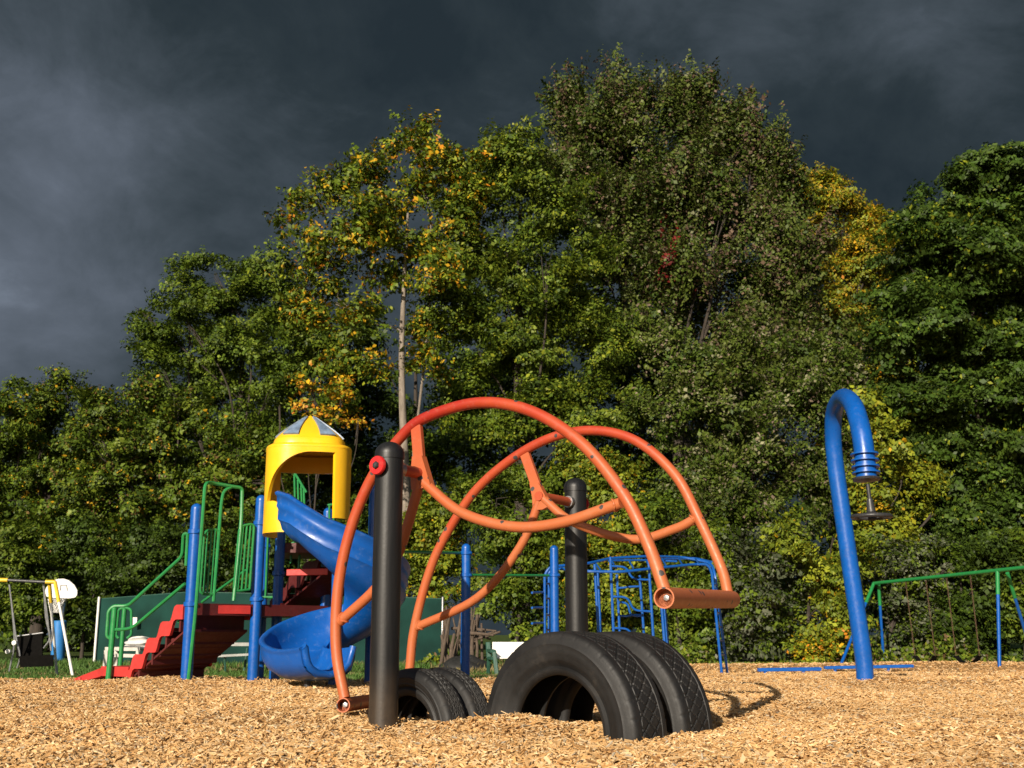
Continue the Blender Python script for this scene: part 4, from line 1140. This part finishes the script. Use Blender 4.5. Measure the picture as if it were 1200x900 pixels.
# ------------------------------------------------------------------ trees
def leaves_for(lobes, pal, wts, leaf, dens, clump=.5, flat=.55, droop=.25, patch=None, seed=1, gap=.12, shelf=.72, rise=.25, stretch=1.5, hole=.31, hs=.8, fill=1.3):
    """leaves in sprays spread over the skin of each bough; lobes: (x, y, z, r, is_outer_bough)
    rise: how far sprays turn upwards, stretch: length of a spray against its width, hole: share of coherent gaps"""
    g = np.random.default_rng(seed)
    Vs = []; Ts = []
    pal = np.array(pal); ph = g.uniform(0, 6.28, 6)
    for (cx, cy, cz, r, sub) in lobes:
        area = 4 * math.pi * r * r
        nc = max(8, int(area / (clump * clump) * (1.25 if sub else 1.5) * fill))
        u = g.normal(size=(nc, 3)); u /= np.linalg.norm(u, axis=1)[:, None]
        keep = (u[:, 2] > (-.35 if sub else -.75)) & ~((u[:, 1] > .35) & (g.uniform(size=nc) < .6)) & (g.uniform(size=nc) > gap)
        u = u[keep]; nc = len(u)
        rad = r * g.uniform(.66, 1.08, nc)
        inner = g.uniform(size=nc) < (.15 if sub else .45)
        rad[inner] = r * g.uniform(.25, .68, inner.sum())
        cc = np.array([cx, cy, cz]) + u * rad[:, None] * np.array([1, 1, shelf if sub else .95])
        f = 2.2 * hs
        no = np.sin(f * cc[:, 0] + ph[0] + 1.1 * np.sin(f * .7 * cc[:, 2] + ph[1])) * np.sin(f * 1.2 * cc[:, 2] + ph[2] + 1.1 * np.sin(f * .4 * cc[:, 1] + ph[3])) + .6 * np.sin(f * 1.9 * cc[:, 0] + ph[4]) * np.sin(f * 1.7 * cc[:, 2] + ph[5])
        ok = (inner & (g.uniform(size=nc) < .22)) | (no > -1.1 + 2.2 * hole * 1.15)
        cc, u, inner = cc[ok], u[ok], inner[ok]; nc = len(cc)
        if nc == 0: continue
        cs = clump * g.uniform(.5, 1.2, nc)
        nl = np.maximum(4, (dens * cs * cs / (leaf * leaf * .5)).astype(int))
        ci = np.repeat(np.arange(nc), nl); n = len(ci)
        q = g.normal(size=(n, 3)); q /= np.linalg.norm(q, axis=1)[:, None]; q *= (g.uniform(size=(n, 1)) ** .45)
        dr = u + np.array([0, 0, rise]) + g.normal(size=(nc, 3)) * .25; dr /= np.linalg.norm(dr, axis=1)[:, None]
        loc = q * np.array([1, 1, flat])
        al = (loc * dr[ci]).sum(1)
        taper = np.clip(1.15 - .45 * (al + .4), .45, 1.3)[:, None]
        loc = (loc - dr[ci] * al[:, None]) * taper / stretch ** .5 + dr[ci] * (al * stretch)[:, None]
        pos = cc[ci] + loc * cs[ci][:, None]
        pos[:, 2] -= droop * cs[ci] * (q[:, 0] ** 2 + q[:, 1] ** 2)
        ns = u * .6 + np.array([0, 0, .45]) + g.normal(size=(nc, 3)) * .42; ns /= np.linalg.norm(ns, axis=1)[:, None]
        nr = ns[ci] + q * .3 + g.normal(size=(n, 3)) * .33
        nr /= np.linalg.norm(nr, axis=1)[:, None]
        t = g.normal(size=(n, 3)); t[:, 2] -= .5; t -= nr * (t * nr).sum(1)[:, None]; t /= np.linalg.norm(t, axis=1)[:, None]
        b = np.cross(nr, t)
        L = leaf * np.clip(g.lognormal(-.06, .33, (n, 1)), .4, 1.8); W = L * g.uniform(.45, .8, (n, 1))
        v = np.stack([pos - t * L * .5, pos + b * W * .5 + nr * L * .08, pos + t * L * .5, pos - b * W * .5 + nr * L * .08], 1)
        Vs.append(v.reshape(-1, 3))
        w = np.array(wts)[None, :] * np.exp(g.normal(0, 1.15, (nc, len(wts))))   # each spray has its own mix of tones
        if patch is not None: w = w * patch(cc, g)
        w = w / w.sum(1)[:, None]
        cw = np.cumsum(w, 1)[ci]
        k = (g.uniform(size=(n, 1)) > cw).sum(1).clip(0, len(pal) - 1)
        Ts.append(pal[k] * g.uniform(.8, 1.2, (n, 1)) * np.repeat(g.uniform(.75, 1.25, nc), nl)[:, None])
    return np.concatenate(Vs), np.concatenate(Ts)

def tree(name, trunk_px, D, lobes_px, pal, wts, label, leaf=.125, dens=2.5, clump=.5, trunk_r=.22, bark='bark', seed=1, cat='tree', group=None, depth=1.0, jit=.9, trunk_top=None, limbs=11, limb_r=.28, nsub=8, **kw):
    g = random.Random(seed)
    b = at(trunk_px, 775, D); b[2] = gzf(b[0], D) - .06
    root = thing(name, b, label, cat, group)
    lobes = []
    for (px, py, r) in lobes_px:
        rm = r / F * D
        Dl = D + g.uniform(-jit, jit) * depth
        q = at(px, py, Dl); lobes.append((q[0], q[1], q[2], rm * .86, False))
        # secondary boughs in front, behind and around, to break the outline
        for _ in range(nsub):
            a = g.uniform(0, 2 * math.pi) if g.random() < .4 else g.uniform(math.pi, 2 * math.pi); e = g.uniform(-.7, 1.2); rr = rm * g.uniform(.26, .48); d = rm * g.uniform(.72, 1.08)
            lobes.append((q[0] + d * math.cos(a) * math.cos(e), q[1] + d * math.sin(a) * math.cos(e), q[2] + d * math.sin(e), rr, True))
    if cat != 'shrub': pass
    V, T = leaves_for(lobes, pal, wts, leaf, dens, clump, seed=seed, **kw)
    m = MB()
    top = max(l[2] for l in lobes); cx = sum(l[0] for l in lobes) / len(lobes)
    if trunk_top is not None: tt = at(*trunk_top, D)
    else: tt = np.array([b[0] * .5 + cx * .5, D, b[2] + (top - b[2]) * .82])
    path = spline([b + np.array([0, 0, -.3]), b + (tt - b) * .33 + np.array([g.uniform(-.15, .15), g.uniform(-.1, .1), 0]), b + (tt - b) * .66 + np.array([g.uniform(-.2, .2), g.uniform(-.2, .2), 0]), tt], 6)
    m.tube(path, list(np.linspace(trunk_r * 1.15, trunk_r * .22, len(path))), 12)
    if limbs:
        for l in lobes[::limbs]:
            e = np.array(l[:3]); f = g.uniform(.25, .8)
            zz = min(e[2] - .2, b[2] + (tt[2] - b[2]) * f)
            i = min(range(len(path)), key=lambda k: abs(path[k][2] - max(zz, b[2] + .8)))
            s = path[i]; mid = s + (e - s) * .5 + np.array([g.uniform(-.14, .14), g.uniform(-.1, .1), g.uniform(.02, .16)]) * np.linalg.norm(e - s)
            r0 = trunk_r * (1 - i / len(path)) * limb_r + .012
            m.tube(spline([s, mid, e], 5), list(np.linspace(r0, .014, 11)), 7)
            for _ in range(3):
                k = e + np.array([g.uniform(-1, 1), g.uniform(-1, .4), g.uniform(-.4, 1)]) * l[3] * .8
                m.tube([mid + (e - mid) * .5, e * .5 + k * .5 + np.array([0, 0, .05]), k], [.018, .012, .006], 5)
    obj('trunk', m, M[bark], root)
    quads('crown', V, 4, T, M['leaf'], root)
    return root

G1, G2, G3, G4 = (.064, .104, .009), (.098, .142, .012), (.038, .066, .008), (.140, .180, .018)
YEL, ORA, LIM, RED, SIL, BRO = (.46, .27, .012), (.42, .16, .012), (.21, .235, .016), (.26, .03, .022), (.21, .20, .13), (.13, .08, .03)
DKG = (.030, .052, .008)

tree('oak_tree', 40, 43, [(30, 500, 52), (75, 490, 45), (-10, 520, 50), (20, 570, 60), (80, 560, 52), (130, 530, 40), (20, 640, 60), (-20, 600, 50), (70, 640, 50)],
     [G1, G2, G3, G4, YEL], [.35, .3, .2, .12, .03], 'olive green oak with gaps behind the garden swing at the far edge', seed=3, trunk_r=.25)
tree('oak_tree', 150, 40, [(110, 500, 40), (170, 490, 45), (225, 500, 48), (140, 560, 60), (215, 575, 62), (110, 620, 50), (180, 640, 60), (250, 640, 58), (280, 560, 50)],
     [G1, G2, G3, G4, YEL, BRO], [.3, .33, .2, .12, .02, .04], 'bushy olive oak behind the red stairs', seed=4, trunk_r=.25)
tree('oak_tree', 270, 46, [(225, 345, 40), (285, 345, 46), (335, 350, 50), (185, 395, 38), (240, 400, 50), (310, 415, 60), (190, 430, 30), (370, 420, 55), (260, 470, 55), (350, 490, 60), (300, 540, 60)],
     [G1, G2, G3, G4], [.36, .3, .2, .12], 'taller deep green oak rising behind the yellow slide hood', seed=5, trunk_r=.3, dens=2.1)
def yellow_patch(cc, g):
    w = np.ones((len(cc), 6)); k = g.uniform(size=len(cc)) < .16
    w[k, 3] *= 8; w[k, 4] *= 5
    return w
tree('ash_tree', 469, 37.5, [(490, 165, 34), (440, 200, 36), (530, 200, 40), (385, 225, 34), (470, 245, 46), (350, 260, 30), (405, 280, 44), (530, 270, 40), (460, 320, 46), (380, 335, 42), (345, 310, 28), (520, 330, 36), (510, 385, 32), (420, 375, 38), (395, 430, 26), (495, 425, 26), (440, 270, 40), (365, 370, 30), (430, 430, 26), (550, 230, 30)],
     [G2, G1, LIM, YEL, ORA, G4], [.32, .28, .15, .065, .015, .17], 'tall thinning tree with pale trunk and yellow autumn leaves', bark='palebark', seed=6, trunk_r=.19, leaf=.15, dens=1.5, clump=.46, gap=.2, patch=yellow_patch, trunk_top=(478, 250), limbs=125, limb_r=.3, nsub=8, hole=.2)
tree('sapling', 352, 34, [(360, 452, 20), (395, 462, 22), (340, 475, 16), (415, 490, 18), (375, 495, 20)],
     [YEL, ORA, G2, LIM], [.42, .16, .25, .17], 'small sapling with bright orange yellow leaves above the slide hood', seed=7, trunk_r=.05, leaf=.13, dens=.9, clump=.36, gap=.3, cat='tree')
tree('maple_tree', 610, 39, [(590, 175, 46), (560, 225, 46), (625, 235, 56), (560, 300, 54), (640, 320, 64), (545, 390, 54), (610, 400, 66), (690, 400, 56), (560, 480, 56), (640, 490, 66), (700, 480, 56)],
     [G2, G1, G4, LIM, G3], [.32, .22, .24, .06, .16], 'mid green maple in the middle of the tree wall', seed=8, trunk_r=.3, dens=2.6, leaf=.12, rise=.5, stretch=1.9, hole=.36, hs=.7)
CREEP = at(782, 285, 40.0)
def red_tip(cc, g):
    w = np.ones((len(cc), 7)); k = g.uniform(size=len(cc)) < .12
    w[k, 4] *= 6
    d = np.abs(cc[:, 0] - CREEP[0] - .25 * np.sin(2 * cc[:, 2])) / .55
    k = (d < 1) & (np.abs(cc[:, 2] - CREEP[2]) < 1.5) & (g.uniform(size=len(cc)) < .22)   # red creeper climbing inside the crown
    w[:, 6] = np.where(k, 1200, 0)
    return w
tree('silver_maple_tree', 800, 41, [(675, 128, 32), (722, 104, 26), (862, 156, 34), (640, 195, 30), (908, 222, 42), (885, 190, 34), (708, 151, 48), (768, 151, 50), (828, 161, 50), (868, 156, 40), (908, 176, 36), (723, 126, 30), (808, 131, 32), (668, 176, 36), (708, 226, 60), (798, 226, 72), (880, 248, 52), (913, 270, 36), (728, 298, 66), (828, 308, 74), (918, 328, 62), (768, 388, 60), (868, 408, 70), (948, 408, 54)],
     [(.068, .096, .014), (.098, .120, .024), G3, (.17, .175, .09), (.13, .085, .055), (.09, .055, .035), (.13, .012, .010)], [.38, .27, .22, .05, .06, .05, .001], 'tallest tree, a dusky grey green maple with silvery tips', seed=9, trunk_r=.42, dens=3.0, clump=.55, leaf=.125, flat=.9, droop=.0, patch=red_tip, rise=1.2, stretch=2.6, shelf=.9, hole=.37, hs=.62, fill=1.5)
tree('silver_maple_tree', 870, 36, [(810, 420, 50), (880, 430, 56), (950, 440, 50), (780, 500, 56), (850, 510, 64), (930, 510, 60), (985, 470, 38), (820, 580, 60), (900, 590, 64), (970, 560, 48)],
     [(.072, .102, .014), (.104, .128, .024), G3, (.19, .185, .10), (.17, .125, .09), G1], [.32, .24, .2, .07, .04, .13], 'lower silvery green maple in front of the tallest tree', seed=10, trunk_r=.25, dens=2.6, clump=.5, leaf=.11, rise=.7, stretch=2.2, hole=.36, hs=.65, fill=1.4)
tree('maple_tree', 985, 48, [(925, 228, 34), (965, 236, 40), (1015, 275, 36), (950, 300, 44), (1010, 330, 50), (960, 370, 46), (1030, 380, 44), (980, 440, 50), (1035, 450, 44), (1000, 520, 50)],
     [YEL, (.25, .19, .012), ORA, LIM, G4], [.08, .40, .02, .3, .2], 'golden yellow maple glowing behind the hooked blue pole', seed=11, trunk_r=.3, dens=2.4, hole=.1, gap=.05)
tree('norway_maple_tree', 1165, 33, [(1165, 215, 46), (1115, 245, 48), (1215, 220, 50), (1080, 295, 50), (1062, 350, 40), (1150, 310, 60), (1230, 310, 60), (1075, 390, 50), (1140, 400, 66), (1220, 410, 66), (1085, 460, 52), (1070, 520, 46), (1150, 490, 66), (1230, 500, 66), (1120, 560, 52), (1190, 580, 66), (1240, 600, 50), (1110, 350, 50), (1190, 350, 56), (1180, 270, 50), (1230, 350, 50), (1180, 450, 56), (1175, 640, 56), (1130, 620, 50), (1225, 650, 50)],
     [(.042, .080, .010), (.062, .104, .013), DKG, LIM], [.42, .28, .28, .02], 'broad dense dark green maple at the right edge', seed=12, trunk_r=.32, dens=2.9, clump=.55, leaf=.125, flat=.4, droop=.4, rise=-.1, hole=.2, hs=.7, shelf=.7, fill=1.8, nsub=12, trunk_top=(1165, 330), limbs=60)
tree('young_maple_tree', 1050, 32, [(1035, 545, 26), (1070, 560, 28), (1020, 590, 26), (1075, 600, 26), (1040, 625, 26), (1030, 500, 22), (1010, 470, 20)],
     [LIM, (.22, .21, .013), YEL, G4], [.42, .12, .03, .43], 'small yellow green maple behind the hanging hand wheel', seed=13, trunk_r=.09, leaf=.125, dens=2.2, clump=.45)
# dark trees further back that close the gaps
BK = [DKG, G3, G1, G2]
for (px, D, lob, lab, sd) in ((90, 54, [(60, 560, 60), (130, 560, 60), (20, 620, 60), (100, 640, 70), (180, 620, 60)], 'dark oak standing behind the basketball hoop', 21),
                              (330, 52, [(300, 560, 60), (370, 540, 60), (430, 560, 60), (260, 440, 56), (340, 430, 60), (200, 470, 46), (230, 540, 60), (330, 620, 70), (410, 630, 70)], 'dark oak standing deep behind the slide hood', 22),
                              (470, 50, [(440, 470, 45), (500, 520, 50), (450, 560, 60), (550, 520, 50), (560, 570, 50), (540, 460, 46), (520, 600, 60), (470, 640, 60), (430, 400, 36)], 'dark tree standing behind the pale trunk', 23),
                              (730, 50, [(680, 360, 60), (760, 330, 60), (720, 440, 70), (800, 450, 70), (740, 540, 70), (820, 560, 70), (660, 560, 60), (660, 260, 56), (740, 235, 66), (830, 270, 60), (600, 340, 60), (895, 370, 60), (590, 440, 60), (880, 470, 60)], 'dark tree shaded behind the orange arches', 24),
                              (1060, 50, [(1050, 400, 50), (1110, 430, 50), (1060, 500, 60), (1130, 540, 60), (1050, 590, 60), (960, 580, 60), (1110, 330, 56), (1180, 290, 60), (1240, 300, 60), (1190, 400, 66), (1250, 430, 60), (1200, 510, 66), (1240, 580, 60)], 'dark tree shaded behind the young yellow green maple', 25),
                              (1130, 47, [(1000, 650, 50), (1060, 665, 50), (1120, 650, 55), (1180, 660, 55), (1240, 650, 55), (1040, 720, 50), (1120, 720, 50), (1200, 720, 50)], 'low dark tree behind the swing set', 26),
                              (790, 47, [(600, 680, 50), (670, 670, 55), (740, 680, 55), (810, 670, 55), (880, 680, 55), (940, 690, 50), (640, 730, 46), (780, 735, 46), (900, 735, 46)], 'low dark tree behind the climbing frame', 27),
                              (60, 50, [(10, 690, 50), (70, 680, 50), (140, 690, 55), (220, 680, 55), (290, 690, 55), (40, 735, 40), (110, 740, 40), (-40, 700, 50)], 'low dark tree behind the green fence', 28)):
    tree('background_tree', px, D, lob, BK, [.3, .35, .25, .1], lab, seed=sd, leaf=.2, dens=1.6, clump=.7, trunk_r=.3, group='dark trees at the back', gap=.1)
# red creeper and hanging dead twig on the tall maple
# shrubs along the edge of the playground
SHP = {'g': ([G2, G1, G4, G3], [.36, .28, .2, .16]), 'l': ([G4, LIM, G2, YEL], [.4, .25, .3, .03]), 'd': ([DKG, G3, G1], [.4, .35, .25]), 's': ([(.08, .095, .05), G2, G3, (.13, .14, .09)], [.34, .3, .2, .16]), 'y': ([LIM, YEL, ORA, G2], [.36, .14, .06, .44])}
shr = [(30, 36, [(10, 690, 40), (50, 700, 38), (30, 650, 40), (-25, 700, 45)], 'g', 'leafy green shrub behind the garden swing seat'),
       (95, 37, [(80, 720, 36), (115, 700, 40), (100, 660, 40), (140, 690, 36)], 'd', 'dark shrub between the backboard and the green fence'),
       (200, 35, [(170, 660, 40), (220, 650, 40), (250, 660, 40), (200, 690, 36)], 'd', 'dark shrub above the fence behind the stair rails'),
       (330, 35, [(300, 660, 40), (350, 650, 44), (390, 660, 40), (330, 690, 40), (420, 680, 40)], 'd', 'dark shrub above the fence behind the spiral slide'),
       (500, 32, [(480, 620, 36), (520, 610, 38), (490, 670, 36), (530, 680, 36), (460, 660, 34), (500, 700, 30)], 'l', 'light green shrub above the right end of the fence'),
       (600, 31, [(570, 590, 40), (620, 580, 42), (590, 640, 42), (640, 650, 40), (600, 700, 36), (645, 720, 36)], 'g', 'tall green shrub behind the chin-up bars'),
       (690, 30.5, [(680, 560, 42), (720, 570, 42), (690, 620, 44), (740, 640, 42), (700, 690, 40), (740, 715, 38), (690, 745, 30)], 'l', 'bright green shrub behind the rear black post'),
       (800, 30, [(770, 620, 42), (820, 640, 42), (790, 690, 42), (840, 700, 40), (780, 745, 34), (830, 750, 34)], 'g', 'green shrub behind the climbing frame'),
       (880, 29.5, [(860, 660, 40), (910, 660, 42), (880, 710, 42), (930, 720, 36), (870, 755, 28), (915, 755, 28)], 's', 'pale grey green shrub left of the hooked pole'),
       (950, 29, [(940, 640, 36), (960, 690, 36), (985, 650, 36), (950, 740, 30), (985, 720, 30)], 'l', 'lime green shrub directly left of the hooked pole'),
       (975, 28.6, [(970, 755, 20), (990, 765, 16), (955, 768, 14)], 'y', 'low yellowing bush at the foot of the hooked pole'),
       (1050, 31, [(1040, 670, 38), (1080, 680, 40), (1060, 730, 36), (1030, 740, 28), (1095, 740, 32)], 's', 'pale leafy shrub behind the belt swings'),
       (1130, 30.5, [(1120, 660, 40), (1160, 670, 42), (1140, 720, 40), (1110, 755, 24), (1165, 755, 26)], 'd', 'dark green shrub behind the right swing chains'),
       (1200, 30, [(1195, 660, 42), (1230, 680, 42), (1205, 730, 38), (1240, 745, 30)], 'g', 'green shrub at the right end of the swing set')]
for i, (px, D, lob, kd, lab) in enumerate(shr):
    pal, w = SHP[kd]
    tree('shrub', px, D, lob, pal, w, lab, seed=40 + i, leaf=.10, dens=2.4, clump=.38, trunk_r=.06, cat='shrub', group='shrubs along the tree line', jit=.6, gap=.12)
def weeds():
    g = np.random.default_rng(77)
    n = 16000
    px = g.uniform(480, 1260, n); D = g.uniform(28.3, 30.5, n)
    x = (px - 600) / F * D; z = gz(x, D) - .05
    h = g.uniform(.0, 1, n) ** 2 * .75 * np.clip(.35 + .9 * np.sin(x * 1.3) * np.sin(x * .53 + 1) + .3 * np.sin(x * 3.1), .05, 1.2)
    pos = np.stack([x, D, z + h], -1)
    k = (x > 2.5) | (D > 29)
    pos = pos[k]; n = len(pos)
    nr = g.normal(size=(n, 3)); nr[:, 1] -= .6; nr[:, 2] += .5; nr /= np.linalg.norm(nr, axis=1)[:, None]
    t = g.normal(size=(n, 3)); t -= nr * (t * nr).sum(1)[:, None]; t /= np.linalg.norm(t, axis=1)[:, None]; b = np.cross(nr, t)
    L = g.uniform(.07, .17, (n, 1)); W = L * .55
    v = np.stack([pos - t * L * .5, pos + b * W * .5, pos + t * L * .5, pos - b * W * .5], 1).reshape(-1, 3)
    pal = np.array([G2, G1, G4, LIM, (.16, .16, .10), (.16, .10, .05)])
    T = pal[g.choice(6, n, p=[.3, .25, .2, .08, .1, .07])] * g.uniform(.7, 1.3, (n, 1))
    tag(quads('weeds', v, 4, T, M['leaf']), 'low weeds along the edge of the wood chips', 'weeds', kind='stuff')
weeds()

NLEAF = sum(len(o.data.polygons) for o in scene.objects if o.name.startswith('crown')); print('LEAVES', NLEAF)
# ------------------------------------------------------------------ light, sky, camera
EL, AZ = R(22), R(21)                     # sun height; light travels towards +y turned AZ to the right
to_sun = np.array([-math.sin(AZ) * math.cos(EL), -math.cos(AZ) * math.cos(EL), math.sin(EL)])
sun = bpy.data.lights.new('sun', 'SUN'); sun.energy = 5.0; sun.angle = R(.53); sun.color = (1.0, .89, .74)
so = bpy.data.objects.new('sun', sun); COL.objects.link(so)
from mathutils import Vector
so.rotation_euler = Vector(-to_sun).to_track_quat('-Z', 'Y').to_euler(); so.location = (-10, -20, 20)

w = bpy.data.worlds.new('World'); scene.world = w; w.use_nodes = True
nt = w.node_tree; bg = nt.nodes['Background']
sky = N(nt, 'ShaderNodeTexSky', sky_type='NISHITA'); sky.sun_disc = False; sky.sun_elevation = EL
sky.sun_rotation = math.atan2(to_sun[0], to_sun[1])
sky.air_density = 1.0; sky.dust_density = 1.0
bg.inputs[1].default_value = .05
nt.links.new(sky.outputs[0], bg.inputs[0])
# storm front: a bank of cloud over the part of the sky ahead
tc = N(nt, 'ShaderNodeTexCoord'); sx = N(nt, 'ShaderNodeSeparateXYZ'); nt.links.new(tc.outputs['Generated'], sx.inputs[0])
mask = N(nt, 'ShaderNodeMapRange', interpolation_type='SMOOTHSTEP'); mask.inputs[1].default_value = -.25; mask.inputs[2].default_value = .35
nt.links.new(sx.outputs[1], mask.inputs[0])
mp = N(nt, 'ShaderNodeMapping'); mp.inputs['Scale'].default_value = (1.15, 1.15, 1.5); mp.inputs['Rotation'].default_value = (.1, .5, .2); nt.links.new(tc.outputs['Generated'], mp.inputs[0])
c1n = N(nt, 'ShaderNodeTexNoise', Scale=3.0, Detail=10.0, Roughness=.55, Distortion=.12); nt.links.new(mp.outputs[0], c1n.inputs['Vector'])
# the bank thins out towards the left
th = N(nt, 'ShaderNodeMapRange', interpolation_type='SMOOTHSTEP'); th.inputs[1].default_value = -.10; th.inputs[2].default_value = -.50; th.inputs[3].default_value = 0; th.inputs[4].default_value = .20
nt.links.new(sx.outputs[0], th.inputs[0])
dot = N(nt, 'ShaderNodeVectorMath', operation='DOT_PRODUCT'); d0 = ray(-5, 275); d0 = d0 / np.linalg.norm(d0); dot.inputs[1].default_value = tuple(d0)
nt.links.new(tc.outputs['Generated'], dot.inputs[0])
br = N(nt, 'ShaderNodeMapRange', interpolation_type='SMOOTHSTEP'); br.inputs[1].default_value = .984; br.inputs[2].default_value = 1.0; br.inputs[3].default_value = 0; br.inputs[4].default_value = .17
nt.links.new(dot.outputs['Value'], br.inputs[0])
s1 = N(nt, 'ShaderNodeMath', operation='ADD'); nt.links.new(c1n.outputs['Fac'], s1.inputs[0]); nt.links.new(th.outputs[0], s1.inputs[1])
s2b = N(nt, 'ShaderNodeMath', operation='ADD'); nt.links.new(s1.outputs[0], s2b.inputs[0]); nt.links.new(br.outputs[0], s2b.inputs[1])
c2n = N(nt, 'ShaderNodeTexNoise', Scale=7.0, Detail=12.0, Roughness=.62, Distortion=.5); nt.links.new(mp.outputs[0], c2n.inputs['Vector'])
s2 = N(nt, 'ShaderNodeMath', operation='MULTIPLY_ADD'); s2.inputs[1].default_value = .50; nt.links.new(c2n.outputs['Fac'], s2.inputs[0])
s2c = N(nt, 'ShaderNodeMath', operation='SUBTRACT'); s2c.inputs[1].default_value = .25; nt.links.new(s2b.outputs[0], s2c.inputs[0]); nt.links.new(s2c.outputs[0], s2.inputs[2])
k = 1.0
cl = ramp(nt, [(.36, (.0145, .0225, .029)), (.48, (.0215, .031, .038)), (.64, (.044, .057, .070)), (.86, (.088, .106, .134)), (1.0, (.15, .178, .225))], s2.outputs[0])
bg2 = N(nt, 'ShaderNodeBackground'); bg2.inputs[1].default_value = 1.0; nt.links.new(cl.outputs[0], bg2.inputs[0])
mxs = N(nt, 'ShaderNodeMixShader'); nt.links.new(mask.outputs[0], mxs.inputs[0]); nt.links.new(bg.outputs[0], mxs.inputs[1]); nt.links.new(bg2.outputs[0], mxs.inputs[2])
nt.links.new(mxs.outputs[0], nt.nodes['World Output'].inputs[0])

cam = bpy.data.cameras.new('camera'); co = bpy.data.objects.new('camera', cam); COL.objects.link(co)
cam.sensor_width = 36; cam.lens = F / 1200 * 36; cam.clip_start = .05; cam.clip_end = 3000
co.location = (0, 0, CAMH); co.rotation_euler = (math.pi / 2 + PITCH, 0, 0)
cam.dof.use_dof = True; cam.dof.focus_distance = 5.9; cam.dof.aperture_fstop = 8.0
scene.camera = co

scene.render.engine = 'CYCLES'
scene.cycles.max_bounces = 5; scene.cycles.diffuse_bounces = 2; scene.cycles.glossy_bounces = 2; scene.cycles.transmission_bounces = 3; scene.cycles.transparent_max_bounces = 4
scene.cycles.use_denoising = True
scene.view_settings.view_transform = 'Standard'; scene.view_settings.look = 'None'
scene.view_settings.exposure = .4; scene.view_settings.gamma = 1
scene.view_settings.use_curve_mapping = False
